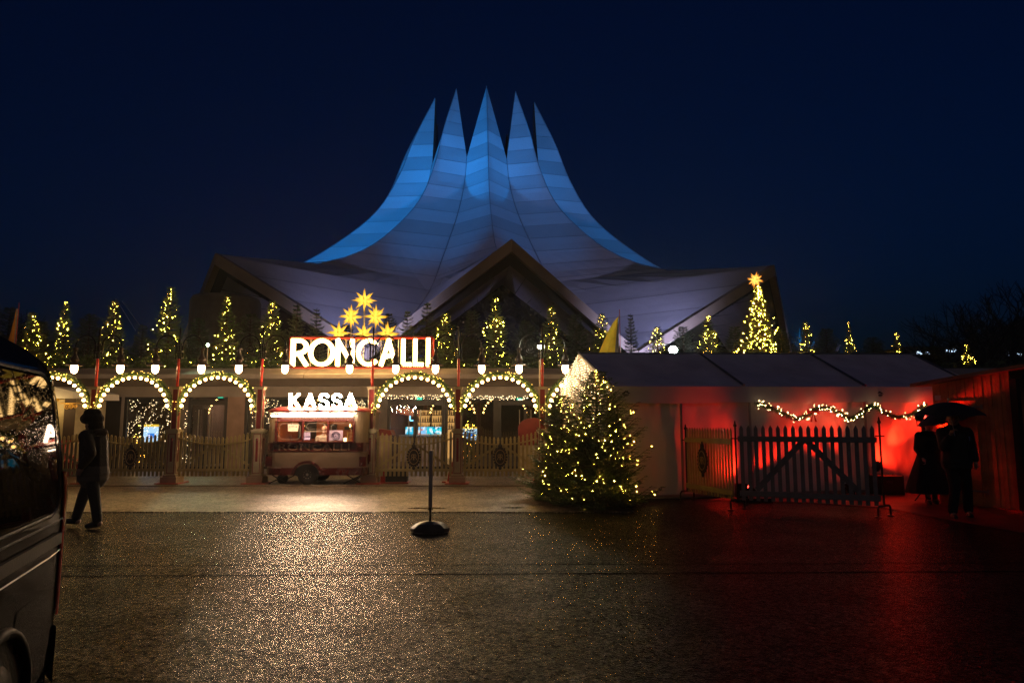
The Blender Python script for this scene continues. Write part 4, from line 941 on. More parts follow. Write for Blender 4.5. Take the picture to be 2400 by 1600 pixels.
al = ['leftmost arch, cut by the van, over the cream circus wagon','lit arch over the AUSGANG sign and the info screen','lit arch over the glass door with the warm panels, left of the ticket wagon','lit arch just right of the ticket wagon, over the bar doors','lit arch over the right glass doors','rightmost lit arch, mostly hidden by the foreground firs and the drape']
spans = [(lxs[0]-2.25, lxs[0]), (lxs[0], lxs[1]), (lxs[1], lxs[2]), (lxs[3], lxs[4]), (lxs[4], lxs[5]), (lxs[5], lxs[5]+2.2)]
for i, (a, b) in enumerate(spans): arch(i, a, b, al[i])
# ================================================================== PICKET PANELS
def panel(a, b, label, emblem=True, seed=0):
    t = thing('picket_fence', ((a+b)/2, YL, 0), label, 'fence', 'cream picket panels between the lamp posts')
    hw = (b-a)/2-.14; n = 18; m = MB()
    sag = lambda x: 1.02+.17*(x/hw)**2
    for k in range(n):
        x = -hw+.05+(2*hw-.1)*k/(n-1); zt = sag(x)+.10
        m.box((x, .0, (zt+.2)/2), (.062,.022,zt-.2)); 
        m.prism([(x-.018,zt+.0005),(x+.018,zt+.0005),(x+.04,zt+.028),(x+.018,zt+.055),(x+.03,zt+.07),(x,zt+.10),(x-.03,zt+.07),(x-.018,zt+.055),(x-.04,zt+.028)], 'y', -.0105, .0105)
    m.build('pickets', fence_paint, t)
    m = MB(); N = 24
    for k in range(N):
        x0 = -hw+2*hw*k/N; x1 = -hw+2*hw*(k+1)/N; m.bar((x0, -.03, sag(x0)), (x1, -.03, sag(x1)), .035, .055, up=(0,1,0))
    m.build('rail', fence_paint, t); m = MB(); m.box((0, -.026, .36), (2*hw, .03, .07)); m.build('rail', fence_paint, t)
    m = MB(); m.bar((-hw, .03, .4), (-.1, .03, .98), .06, .025, up=(0,1,0)); m.bar((hw, .03, .4), (.1, .03, .98), .06, .025, up=(0,1,0)); m.build('braces', fence_paint, t)
    if emblem: add_emblem(t, (0, -.06, .70))
    return t
emb_dark = mat('emblem_dark', (.03,.025,.022), .45); emb_gold = mat('emblem_gold', (.34,.25,.12), .4, metal=.4)
def add_emblem(t, c):
    m = MB(); c = Vector(c)
    P = [(c.x+.15*cos(2*pi*k/40), c.z+.22*sin(2*pi*k/40)) for k in range(40)]; m.prism(P, 'y', c.y-.01, c.y+.02)
    for k in range(20): a = 2*pi*k/20; m.ball((c.x+.165*cos(a), c.y, c.z+.235*sin(a)), .032, 6, (1,.5,1))
    m.ball((c.x, c.y, c.z+.28), .06, 8, (1,.5,1.1)); m.ball((c.x, c.y, c.z+.35), .03, 6, (1,.5,1.2)); m.ball((c.x, c.y, c.z-.28), .045, 8, (1,.5,1.2))
    e = m.build('emblem', emb_dark, t)
    m = MB(); m.tube([(c.x+.125*cos(2*pi*k/36), c.y-.02, c.z+.185*sin(2*pi*k/36)) for k in range(36)], .009, 5, closed=True); m.build('emblem_ring', emb_gold, e)
    text_obj('monogram', 'R', .15, emb_gold, e, (c.x+.0, c.y-.018, c.z-.075), width=.09, ext=.004, rel=False)
    text_obj('monogram', 'R', .15, emb_gold, e, (c.x-.09, c.y-.018, c.z-.075), width=.09, ext=.004, rel=False, mirror=True)
pl = ['picket panel left of the leftmost lamp post, before the circus wagon','picket panel with dark oval emblem under the arch by the tall info screen','picket panel under the arch by the warm panelled door, no emblem showing','picket panel with dark oval emblem just right of the ticket wagon','yellowish picket panel with oval emblem left of the foreground firs','picket panel behind the foreground firs']
panel(*spans[0], pl[0], False); panel(*spans[1], pl[1]); panel(*spans[2], pl[2], False); panel(*spans[3], pl[3]); panel(*spans[4], pl[4]); panel(*spans[5], pl[5], False)
# red post shoes and planter trough by the fence
for i, px in enumerate((420, 1060)):
    t = thing('red_brace_board', (xf(px, 18.6), 18.65, 0), ('red brace board behind the second lamp post','red brace board behind the lamp post right of the bar doors')[i], 'brace board', 'red brace boards behind lamp posts')
    m = MB(); m.prism([(-.12,.04),(.12,.04),(.04,.55),(-.04,.55)], 'y', -.02, .02); m.build('board', redp, t); m = MB(); m.box((0,.0,.025), (.5,.3,.03)); m.build('foot', redp, t)
t = thing('trough', (xf(928, 18.5), 18.5, 0), 'low dark trough with red end board on the ground beside the ticket wagon', 'trough')
m = MB(); m.box((.06,0,.19), (.56,.3,.28)); m.build('trough_body', mat('trough_green', (.04,.045,.03), .6), t); m = MB(); m.box((-.29,0,.2), (.12,.34,.34)); m.box((0,0,.03), (.8,.5,.02)); m.build('red_end', redp, t)
# litter scrap
m = MB(); p = G(1252, 1129); m.add([(p.x-.12,p.y,.02),(p.x+.12,p.y-.02,.02),(p.x+.1,p.y+.15,.03),(p.x-.02,p.y+.1,.07)], [(0,1,2),(0,2,3),(0,3,1),(1,3,2)])
center_origin(tag(m.build('cloth_scrap', redp), 'small red scrap on the paving left of the foreground firs', 'cloth scrap'))
# ================================================================== FLOODLIGHTS on the terrace facing the square
def tflood(px, py, Y, zb, e, col, label, r=.09):
    p = W(px, py, Y); t = thing('floodlight', (p.x, Y, zb), label, 'floodlight')
    m = MB(); m.tube([(0,0,0),(0,0,p.z-zb-.08)], .02, 6); m.build('stand', steel, t)
    m = MB(); m.box((0,.07,p.z-zb), (r*2.6,.12,r*2.4)); m.build('housing', blackm, t)
    m = MB(); m.lathe([(r,0),(r*.8,.02),(0,.03)], (0,-.0,p.z-zb), 18, Matrix.Rotation(pi/2, 3, 'X')); m.build('lens', emat('flood_white'+str(e), col, 120 if e > 200 else 60), t)
    a = Vector((0, 4, 0)); lamp('flood_beam', 'SPOT', (p.x, Y-.06, p.z), e, col, t, size=r, aim=(p.x+(-p.x)*.3, 8, 0), spot=110, blend=.8)
tflood(487, 808, 24.2, 3.45, 120, (.75,1,.62), 'small greenish white floodlight among the firs above the left lamps', .05)
tflood(1265, 812, 18.6, 0, 420, (1,.92,.66), 'star bright floodlight on a thin pole beside the rightmost lamp post', .06)
tflood(1578, 820, 23.8, 3.45, 650, (.85,1,.86), 'brilliant white floodlight just above the marquee ridge', .14)
# ================================================================== BANNERS
def banner(px, py, pyb, Y, zb, wd, label, col, lean=0):
    tp = W(px, py, Y); t = thing('feather_banner', (tp.x, Y, zb), label, 'banner'); H = tp.z-zb
    m = MB(); m.tube([(0,0,0),(lean*.5,0,H*.6),(lean,0,H)], [.02,.017,.012], 6); m.build('mast', redp, t)
    m = MB(); n = 14; vs = []; 
    zt = H*.96; z0_ = H*.56
    for i in range(n+1):
        f = i/n; z = z0_+(zt-z0_)*f; ww = wd*(1-f)**.75*(1-.35*max(0, .12-f)/.12)
        for j in range(6): g = j/5; vs.append((lean*z/H-.03-ww*g, .06*sin(g*5+f*3), z-.15*g*(1-f)))
    m.add(vs, [(i*6+j, i*6+j+1, (i+1)*6+j+1, (i+1)*6+j) for i in range(n) for j in range(5)])
    mt = mat('banner_cloth_%d' % px, col, .7, vs=3, var=.3); q_ = mt.node_tree; tl = q_.nodes.new('ShaderNodeBsdfTranslucent'); tl.inputs[0].default_value = list(col)+[1]
    mx_ = q_.nodes.new('ShaderNodeMixShader'); mx_.inputs[0].default_value = .5; po_ = q_.nodes['Principled BSDF']; q_.links.new(po_.outputs[0], mx_.inputs[1]); q_.links.new(tl.outputs[0], mx_.inputs[2]); q_.links.new(mx_.outputs[0], q_.nodes['Material Output'].inputs['Surface'])
    m.m = [1 if (i//5) in (2,) or (i % 5 == 0 and i//5 > 3) else 0 for i in range(len(m.f))]
    m.build('cloth', [mt, mat('banner_grey', (.25,.26,.25), .7)], t)
banner(1452, 725, 830, 20.5, 0, 1.0, 'yellow and grey sail shaped banner on a red mast above the marquee ridge', (.75,.48,.03))
banner(45, 708, 770, 21, 0, .42, 'narrow orange banner on a mast just above the van roof', (.6,.28,.04))
# ================================================================== CIRCUS WAGON at left
YC = 20.8
cw = thing('circus_wagon', (xf(120, YC), YC+1, 0), 'cream circus wagon with curved white roof and gold scroll ornament at far left', 'wagon')
a_, b_ = xf(60, YC)-1.2, xf(178, YC); zt = W(150, 935, YC).z
m = MB(); m.box(((a_+b_)/2, YC+1, (.5+zt)/2+.0), (b_-a_-.6, 2, zt-.5))
for k in range(16): m.box(((a_+b_)/2, YC-.006, .6+k*(zt-.6)/16), (b_-a_-.6, .012, .012))
m.build('clapboard_body', cream, cw, rel=True)
m = MB(); P = [(a_-.2, zt), (b_-.25, zt), (b_-.05, zt+.05), (b_-.05, zt+.0)]; n = 14
P = [(a_-.2, zt+.02)]+[(a_+(b_-a_)*k/n, zt+.06+.36*sin(pi*(.12+.88*k/n)*.9)**.7) for k in range(n+1)]+[(b_+.02, zt+.02)]
m.prism(P, 'y', YC-.25, YC+2.2); m.build('curved_roof', white, cw, rel=True)
m = MB(); m.prism([(xf(150,YC),zw(1)*0+1.0),(b_-.02,1.0),(b_-.02,zt+.15),(xf(158,YC),zt+.26),(xf(150,YC),zt+.1)], 'y', YC-.02, YC-.012); m.build('porch_opening', mat('porch_dark', (.05,.03,.02), .7), cw, rel=True)
m = MB()
for s in range(3):
    c0 = Vector((xf(158+s*10, YC), YC-.06, W(150, 953, YC).z)); r0 = .10-.02*s
    m.tube([c0+Vector((r0*(1-k/30)*cos(k*.45), 0, r0*(1-k/30)*sin(k*.45))) for k in range(28)], .014, 5)
m.box((xf(166, YC), YC-.05, W(150, 945, YC).z), (.62, .04, .03)); m.build('gold_scroll', gold, cw, rel=True)
m = MB(); m.box((xf(112, YC), YC-.1, zt-.02), (.62, .2, .07)); m.build('gold_cornice', mat('lit_gold', (.75,.5,.1), .4, metal=.3), cw, rel=True)
m = MB()
for k in range(9): x = xf(112+k*9, YC-.5); m.box((x, YC-.5, .78), (.05, .03, .5))
m.box((xf(148, YC-.5), YC-.5, 1.06), (1.1, .05, .05)); m.box((xf(148, YC-.5), YC-.5, .5), (1.1, 1, .06)); m.build('porch_railing', redp, cw, rel=True)
for px in (95, 165):
    m = MB(); m.lathe([(.05,-.04),(.28,-.04),(.32,-.03),(.32,.03),(.28,.04),(.05,.04)], (xf(px, YC), YC+.05, .32), 20, Matrix.Rotation(pi/2, 3, 'X')); m.build('wheel', redp, cw, rel=True)
lamp('porch_light', 'POINT', (xf(140, YC), YC-.45, zt-.25), 10, (1,.65,.25), cw, size=.05)
# red wagon parts seen behind the ticket wagon and at right
t = thing('red_stall', (xf(895, 22), 22, 0), 'low red roofed stall just right of the ticket wagon behind the fence', 'stall')
m = MB(); m.box((xf(895,22), 22.2, .6), (.5,.5,1.2)); m.build('stall_body', mat('stall_cream', (.35,.25,.2), .6), t, rel=True); m = MB(); m.prism([(-.36,1.2),(.36,1.2),(.3,1.36),(-.3,1.42)], 'y', -.1, .6); m.build('stall_roof', maroon, t)
t = thing('red_cabin', (xf(1252, 21.5), 21.5, 0), 'rounded red cabin with pale front behind the rightmost lamp post', 'cabin')
m = MB(); P = [(-.5,.9),(.5,.9),(.5,1.45)]+[(.5*cos(pi*k/10), 1.45+.3*sin(pi*k/10)) for k in range(1,10)]+[(-.5,1.45)]; m.prism(P, 'y', 0, .6); m.build('red_top', maroon, t); m = MB(); m.box((0,.3,.46), (.96,.55,.87)); m.build('pale_front', cream, t)

# ================================================================== MARQUEE
mq = thing('marquee', (5.5, 16, 0), 'large white marquee with red lit side wall and dark peaked roof on the right', 'marquee')
C = W(1432, 905, 14.5); Dd = W(2290, 907, 16.6); A = W(1356, 828, 16.6); Bk = W(1316, 905, 18.6); E = W(2135, 830, 18.8); Dk = W(2310, 905, 21)
def grid(p00, p10, p11, p01, nu, nv, fn):
    vs = []
    for i in range(nu+1):
        for j in range(nv+1):
            u, v = i/nu, j/nv; p = p00.lerp(p10, u).lerp(p01.lerp(p11, u), v); vs.append(p+fn(u, v))
    return vs, [(i*(nv+1)+j, (i+1)*(nv+1)+j, (i+1)*(nv+1)+j+1, i*(nv+1)+j+1) for i in range(nu) for j in range(nv)]
m = MB(); bays = 3
def sagf(u, v):
    b = (u*bays) % 1; return Vector((0, 0, -.10*sin(pi*b)*sin(pi*v)+.015*noise.noise((u*14, v*5, 1))))
m.add(*grid(C, Dd, E, A, 60, 14, sagf)); m.add(*grid(A, E, Dk, Bk, 30, 6, sagf)); m.add([Dd, E, Dk], [(0,1,2)])
m.build('roof_sheet', mat('marquee_roof', (.88,.76,.74), .4, vs=1.5, var=.15, bump=.6, bs=1.6), mq, rel=True, smooth=True)
m = MB()
for f in (0, 1/3, 2/3, 1): m.tube([C.lerp(Dd, f)+Vector((0,-.0,.03)), A.lerp(E, f)+Vector((0,0,.03))], .028, 5)
m.tube([A, E], .03, 5); m.build('roof_seams', mat('seam_fabric', (.12,.12,.15), .6), mq, rel=True)
# valance
vz = W(1600, 942, 15).z
m = MB(); n = 90
def val(u, v): return Vector((0, -.05-.03*sin(u*22)*v+.02*noise.noise((u*30, 0, 0))*v, -.02*v*sin(u*3*pi)**2))
C2 = Vector((C.x, C.y, W(1432, 944, C.y).z)); D2 = Vector((Dd.x, Dd.y, W(2290, 941, Dd.y).z))
m.add(*grid(C, Dd, D2, C2, n, 6, val)); m.build('valance', clothmat, mq, rel=True, smooth=True)
# emblems on the valance
for px, py in ((1467, 921), (2062, 922)):
    f = (px-1432)/(2290-1432); Yq = C.y+(Dd.y-C.y)*f-.13; p = W(px, py, Yq); m = MB()
    m.prism([(-.10,-.01),(0,.055),(.10,-.01),(.05,-.005),(0,.02),(-.05,-.005)], 'y', -.004, .002); m.box((0,0,-.03), (.13,.005,.018)); m.box((0,0,-.055), (.09,.005,.012))
    o = m.build('valance_logo', mat('logo_ink', (.02,.02,.03), .6), mq); o.location = p-mq.location
# side walls: panels with folds
def ground_at(f): return Vector((C.x+(Dd.x-C.x)*f, C.y+(Dd.y-C.y)*f, 0))
m = MB()
def wfold(u, v): return Vector((0, .035*noise.noise((u*26, v*2, 3))+.02*noise.noise((u*60, v*6, 1)), 0))
i_ = Vector((0,.06,0)); m.add(*grid(C2+i_, D2+i_, ground_at(1)+i_, ground_at(0)+i_, 160, 24, wfold))
m.build('side_wall', mat('wall_fabric', (.62,.60,.58), .5, vs=1.2, var=.10, bump=1.0, bs=2.2), mq, rel=True, smooth=True)
m = MB()
for f in (.0, .17, .345, .66, .95): p = ground_at(f); q = C2.lerp(D2, f); m.tube([p+Vector((0,.0,.02)), q+Vector((0,0,0))], .03, 6)
m.bar(ground_at(0)+Vector((0,0,.06)), ground_at(1)+Vector((0,0,.06)), .05); m.build('frame_poles', mat('alu', (.35,.33,.33), .4, metal=.5), mq, rel=True)
# gable drape, pleated
g0 = Bk; m = MB(); gb0 = Vector((Bk.x, Bk.y, .02)); gC = Vector((C.x, C.y, .02)); n = 90; nv = 14; vs = []
nrm = (Vector((C.x-Bk.x, C.y-Bk.y, 0)).normalized()).cross(Vector((0,0,1)))
for i in range(n+1):
    u = i/n; b = gb0.lerp(gC, u); 
    top = (Bk.lerp(A, u*2) if u < .5 else A.lerp(C, u*2-1)).z-.02
    if u < .5: top = Bk.z+(A.z-Bk.z)*u*2-.02
    else: top = A.z+(C.z-A.z)*(u*2-1)-.02
    for j in range(nv+1):
        v = j/nv; off = nrm*(.05*sin(u*95+noise.noise((u*9, v, 0))*2)*(.3+.7*v)+.04*noise.noise((u*20, v*2, 9))); vs.append((b.x+off.x, b.y+off.y, top+(.02-top)*v))
m.add(vs, [(i*(nv+1)+j, (i+1)*(nv+1)+j, (i+1)*(nv+1)+j+1, i*(nv+1)+j+1) for i in range(n) for j in range(nv)])
m.build('gable_drape', mat('drape_white', (.72,.66,.58), .6, var=.08, bump=.3, bs=14), mq, rel=True, smooth=True)
# icicle light strings over the drape
rnd = random.Random(2); m = MB()
for i in range(46):
    u = rnd.uniform(.08, .92); b = gb0.lerp(gC, u); top = (Bk.z+(A.z-Bk.z)*u*2) if u < .5 else (A.z+(C.z-A.z)*(u*2-1)); L = rnd.uniform(.6, 1.3); z = top-.08
    while z > top-L: m.octa(b*1+nrm*rnd.uniform(.09,.14)+Vector((0,0,z)), .0065); z -= .06
o = m.build('icicle_lights', emat('icicle', (1,.70,.38), 13)); center_origin(o); tag(o, 'icicle lights hanging down the pleated white gable of the marquee', 'string lights', kind='stuff')
# garland on the marquee wall
gp = [(1772,946),(1800,953),(1830,966),(1865,982),(1895,972),(1915,955),(1945,957),(1970,968),(1990,982),(2012,974),(2035,955),(2050,950),(2070,965),(2100,978),(2130,974),(2150,962),(2170,948)]
def wall_pt(px, py, out=.16):
    f = 0
    for _ in range(6): Yq = C.y+(Dd.y-C.y)*f-out; X = W(px, py, Yq).x; f = (X-C.x)/(Dd.x-C.x)
    return W(px, py, C.y+(Dd.y-C.y)*f-out)
gpt = [wall_pt(*q) for q in gp]; t = thing('garland', gpt[8], 'wavy lit green garland pinned along the red lit marquee wall', 'garland'); rnd = random.Random(4); dense = []
for i in range(len(gpt)-1):
    for k in range(10): dense.append(gpt[i].lerp(gpt[i+1], k/10))
m = MB()
for k in range(6500):
    p = rnd.choice(dense)+Vector((rnd.uniform(-.02,.02),)*3); v = Vector((rnd.gauss(0,1), rnd.gauss(0,1), rnd.gauss(0,1))).normalized(); s = v.orthogonal().normalized()*.006; m.add([p+v*.015-s, p+v*.015+s, p+v*rnd.uniform(.07,.12)], [(0,1,2)])
m.build('greenery', needle, t, rel=True)
m = MB()
for k in range(150): p = rnd.choice(dense); v = Vector((rnd.gauss(0,1), -abs(rnd.gauss(0,1)), rnd.gauss(0,1))).normalized(); m.octa(p+v*.09, rnd.choice((.005,.006,.009)))
m.build('string_lights', emat('garland_bulbs', (1,.62,.28), 40), t, rel=True)
m = MB(); p = wall_pt(1905, 965, .22)
for s in (-1, 1): m.add([p, p+Vector((s*.13,-.02,.07)), p+Vector((s*.14,-.02,-.05)), p+Vector((s*.07,-.07,0))], [(0,1,3),(1,2,3),(0,3,2)]); m.add([p+Vector((0,-.02,0)), p+Vector((s*.08,-.02,-.22)), p+Vector((s*.03,-.02,-.22))], [(0,1,2)])
m.ball(p+Vector((0,-.04,0)), .03, 8); m.build('red_bow', redp, t, rel=True)
# red uplights
RED = (1,.016,.004)
def par(loc, aims, label, e):
    t = thing('stage_light', loc, label, 'stage light', 'red stage lights beside the marquee wall'); l = Vector(loc)
    aimv = (Vector(aims[0])-l).normalized(); M = aimv.to_track_quat('Z', 'Y').to_matrix()
    m = MB(); m.lathe([(.05,-.12),(.085,-.08),(.09,.08),(.08,.08),(.07,-.06)], (0,0,.2), 14, M); m.build('can', blackm, t)
    m = MB(); m.tube([(-.1,0,.2),(-.1,0,.02),(.1,0,.02),(.1,0,.2)], .012, 5); m.build('yoke', blackm, t)
    m = MB(); m.lathe([(.075,.06),(.0,.065)], (0,0,.2), 14, M); m.build('lens', emat('red_lens', (1,.05,.03), 8), t)
    for a, ee, sp in aims_n(aims, e): lamp('red_beam', 'SPOT', l+Vector((0,-.0,.25))+(Vector(a)-l).normalized()*.12, ee, RED, t, size=.04, aim=a, spot=sp, blend=.9)
def aims_n(aims, e): return [(a[:3], e*a[3], a[4]) for a in [tuple(x) if len(x) == 5 else tuple(x)+(1, 70) for x in aims]]
def wp(px, py): return wall_pt(px, py, 0)
q = wall_pt(1757, 1120, .30); P1 = (q.x, q.y, 0)
a1, a2, a3 = wp(1700, 1075), wp(1800, 1060), wp(1890, 1000)
def par2(loc, z, aims, label):
    t = thing('stage_light', (loc[0], loc[1], z), label, 'stage light', 'red stage lights beside the marquee wall'); l = Vector((loc[0], loc[1], z+.18))
    aimv = (Vector(aims[0][0])-l).normalized(); M = aimv.to_track_quat('Z', 'Y').to_matrix()
    m = MB(); m.lathe([(.05,-.12),(.085,-.08),(.09,.08),(.08,.08),(.07,-.06)], (0,0,.18), 14, M); m.build('can', blackm, t)
    m = MB(); m.tube([(-.1,0,.18),(-.1,0,.015),(.1,0,.015),(.1,0,.18)], .012, 5); m.build('yoke', blackm, t)
    m = MB(); m.lathe([(.075,.065),(.0,.07)], (0,0,.18), 14, M); m.build('lens', emat('red_lens', (1,.05,.03), 8), t)
    for a, e, sp in aims: lamp('red_beam', 'SPOT', l+(Vector(a)-l).normalized()*.13, e, RED, t, size=.03, aim=a, spot=sp, blend=.8)
par2((q.x, q.y), .0, [(wp(1620, 1020), 30, 120), (a1, 160, 70), (a2, 150, 40), (a3, 520, 26)], 'red stage light on the ground behind the left end of the grey gate')
q = wall_pt(1990, 1120, .30); par2((q.x, q.y), 0, [(wp(1955, 985), 300, 34), (wp(1890, 1010), 220, 36)], 'red stage light on the ground behind the right half of the grey gate')
q3 = wall_pt(2056, 1100, .30)
casetop = .42
par2((q3.x, q3.y), casetop+.02, [(wp(2118, 1005), 850, 32), (wp(2100, 1040), 170, 100)], 'red stage light on the black case left of the couple')
p4 = W(2168, 1100, 14.05); par2((p4.x, p4.y), 1.52, [(tuple(W(2345, 1010, 13.0)), 230, 110)], 'red light on a tall stand behind the woman, added to light the hut')  # hidden lamp added to redden the hut front
t4 = [o for o in COL.objects if o.get('category') == 'stage light'][-1]; m = MB(); m.tube([(0,0,-1.5),(0,0,.02)], .016, 6)
for k in range(3): m.tube([(0,0,-1.2),(.25*cos(k*2.1),.25*sin(k*2.1),-1.51)], .012, 5)
m.build('fill_tripod', blackm, t4)
# flight case
t = thing('flight_case', (wall_pt(2072, 1140, .30).x, q3.y, 0), 'black flight case on the ground between the grey gate and the couple', 'flight case')
m = MB(); m.box((0,0,.22), (.62,.42,.40)); m.build('case_body', mat('case_black', (.012,.012,.013), .5), t)
for sx in (-1,1):
    for sy in (-1,1): m = MB(); m.box((sx*.305, sy*.205, .22), (.025,.025,.43)); m.build('case_corner', mat('dull_alu', (.08,.08,.085), .5, metal=.6), t)
m = MB(); m.box((0,-.215,.3), (.14,.015,.05)); m.build('latch', MATS['dull_alu'], t)
# ground level black base box by gate left
m = MB(); p = G(1765, 1176); m.box((p.x, p.y+.1, .04), (.75,.35,.07)); m.box((p.x-.2, p.y+.1, .22), (.2,.2,.29)); center_origin(tag(m.build('cable_box', blackm), 'low black cable box on the ground behind the left end of the grey gate', 'box'))
lamp('marquee_glow', 'POINT', tuple(wall_pt(1600, 1000, 2.0)), 0, RED) if False else None
# ================================================================== GATES
grey = mat('grey_gate_paint', (.22,.21,.19), .6, vs=6, bump=.2)
def gate(a, b, zb, zt, n, mt, label, tops='point', brace=True, emblem=False, group=None):
    """picket gate from ground point a to b (Vectors)"""
    d = (b-a); L = Vector((d.x, d.y, 0)).length; ang = atan2(d.y, d.x)
    t = thing('picket_gate', (a.x, a.y, 0), label, 'gate', rz=ang)
    m = MB(); pw = L/n*.52
    for k in range(n):
        x = (k+.5)*L/n; zz = zt+.0*sin(k); m.box((x, 0, (zb+zz-.05)/2), (pw, .022, zz-.05-zb)); m.prism([(x-pw/2, zz-.0498), (x+pw/2, zz-.0498), (x, zz+.015)], 'y', -.0108, .0108)
    m.build('pickets', mt, t)
    for z in (zt-.24, zb+.13): m = MB(); m.box((L/2, -.03, z), (L, .034, .10)); m.build('rail', mt, t)
    if brace:
        m = MB(); m.bar((L*.13, .03, zb+.2), (L*.49, .03, zt-.26), .10, .03, up=(0,1,0)); m.bar((L*.87, .03, zb+.2), (L*.51, .03, zt-.26), .10, .03, up=(0,1,0)); m.build('braces', mt, t)
    if emblem: add_emblem(t, (L*.42, -.06, (zt+zb)/2+.02))
    return t
g1a = W(1612, 1150, 14.55); g1b = W(1722, 1170, 13.0)
zt1 = W(1612, 1003, 14.55).z
gate(Vector((g1a.x, g1a.y, 0)), Vector((g1b.x, g1b.y, 0)), .17, zt1, 17, fence_paint, 'yellow picket gate leaf standing at an angle, with dark oval emblem', brace=False, emblem=True)
g2a = W(1735, 1170, 12.95); g2b = W(2064, 1178, 12.05)
gate(Vector((g2a.x, g2a.y, 0)), Vector((g2b.x, g2b.y, 0)), .17, 1.54, 18, grey, 'wide grey picket gate with diagonal braces before the red lit wall')
def gpost(px, py0, py1, Y, label):
    p = W(px, py1, Y); top = W(px, py0, Y).z; t = thing('gate_post', (p.x, Y, 0), label, 'gate post', 'iron gate posts on bent tube feet')
    m = MB(); m.tube([(0,0,.16),(0,0,top-.05)], .018, 8); m.lathe([(.03,0),(.034,.03),(.02,.05),(.012,.1),(0,.12)], (0,0,top-.1), 8); m.build('post', blackm, t)
    m = MB(); m.tube([(-.17,-.12,.01),(-.17,-.12,.14),(-.14,-.1,.18),(.14,.1,.18),(.17,.12,.14),(.17,.12,.01)], .018, 7)
    for s in (-1,1): m.lathe([(.06,0),(.06,.012)], (s*.17, s*.12, .004), 10)
    m.build('foot', blackm, t); m = MB(); m.tube([(-.08,0,top-.32),(.08,0,top-.32)], .012, 5); m.build('hinge', blackm, t)
gpost(1611, 995, 1160, 14.6, 'iron gate post at the far left end of the yellow gate leaf')
gpost(1730, 987, 1195, 12.98, 'iron gate post where the yellow leaf meets the grey gate')
gpost(2074, 978, 1212, 12.0, 'iron gate post at the right end of the grey gate')
# ================================================================== HUT at right
hut = thing('wooden_hut', (8.7, 13.5, 0), 'reddish wooden hut with plank door at the right edge behind the couple', 'hut')
H0 = W(2204, 1180, 14.0); H1 = W(2392, 1200, 12.7); z0a = W(2204, 902, 14.0).z; z1a = W(2392, 868, 12.7).z
wood = mat('hut_wood', (.50,.20,.07), .65, vs=3, var=.35, bump=.4, bs=18)
dv = Vector((H1.x-H0.x, H1.y-H0.y, 0)); Lh = dv.length; dn_ = dv.normalized(); nr = Vector((dn_.y, -dn_.x, 0))
m = MB(); nb = 18
def hz(f): return z0a+(z1a-z0a)*f
for k in range(nb):
    f0, f1 = k/nb, (k+1)/nb; p0 = Vector((H0.x, H0.y, 0))+dn_*Lh*(f0+.002); p1 = Vector((H0.x, H0.y, 0))+dn_*Lh*(f1-.002); j = .004*(k % 2)
    a = [p0+nr*j, p1+nr*j]; b = [p0-nr*.05, p1-nr*.05]
    m.add([a[0]+Vector((0,0,.02)), a[1]+Vector((0,0,.02)), a[1]+Vector((0,0,hz(f1))), a[0]+Vector((0,0,hz(f0))), b[0]+Vector((0,0,.02)), b[1]+Vector((0,0,.02)), b[1]+Vector((0,0,hz(f1))), b[0]+Vector((0,0,hz(f0)))], [(0,1,2,3),(4,7,6,5),(0,3,7,4),(1,5,6,2),(3,2,6,7)])
m.build('front_planks', wood, hut, rel=True)
m = MB(); pA = Vector((H0.x, H0.y, 0)); pB = pA+dn_*Lh; bk = -nr*2.6
m.add([pA+nr*-.06, pA+bk, pA+bk+Vector((0,0,z0a)), pA-nr*.06+Vector((0,0,z0a))], [(0,1,2,3)]); m.add([pB-nr*.06, pB+bk, pB+bk+Vector((0,0,z1a)), pB-nr*.06+Vector((0,0,z1a))], [(0,1,2,3)]); m.add([pA+bk, pB+bk, pB+bk+Vector((0,0,z1a)), pA+bk+Vector((0,0,z0a))], [(0,1,2,3)])
m.build('side_walls', wood, hut, rel=True)
m = MB(); e0, e1 = pA-dn_*.35, pB+dn_*1.5; rz0, rz1 = z0a-.02-(z1a-z0a)*.15, z1a+(z1a-z0a)*.7
P4 = [e0+nr*.18, e1+nr*.18, e1+bk, e0+bk]; Z4 = [rz0, rz1, rz1+.1, rz0+.1]
m.add([Vector((p.x, p.y, z+.02)) for p, z in zip(P4, Z4)]+[Vector((p.x, p.y, z+.09)) for p, z in zip(P4, Z4)], [(0,3,2,1),(4,5,6,7),(0,1,5,4),(1,2,6,5),(2,3,7,6),(3,0,4,7)])
m.build('roof', mat('hut_roof', (.22,.11,.08), .7, bump=.3), hut, rel=True)
m = MB()
for k in range(7):
    f = .22+.055*k; p = pA+dn_*Lh*f+nr*.02; m.box(p+Vector((0,0,1.05)), (.085,.02,1.95), Matrix.Rotation(atan2(dn_.y, dn_.x), 3, 'Z'))
door = m.build('door', mat('door_wood', (.42,.17,.06), .6, vs=4, var=.35, bump=.4, bs=14), hut, rel=True)
R3 = Matrix.Rotation(atan2(dn_.y, dn_.x), 3, 'Z')
for z in (.3, 2.05-.15): m = MB(); p = pA+dn_*Lh*.56+nr*.045; m.box(p+Vector((0,0,z)), (.28,.012,.035), R3); m.box(p+dn_*.14+Vector((0,0,z)), (.04,.014,.10), R3); o = m.build('hinge', mat('hinge_iron', (.25,.22,.2), .5, metal=.5), door); o.data.transform(Matrix.Translation(-hut.location))
m = MB(); p = pA+dn_*Lh*.08+nr*.02; m.box(p+Vector((0,0,2.1)), (.12,.008,.10), R3); m.build('paper_notice', mat('notice_paper', (.6,.5,.45), .7), hut, rel=True)
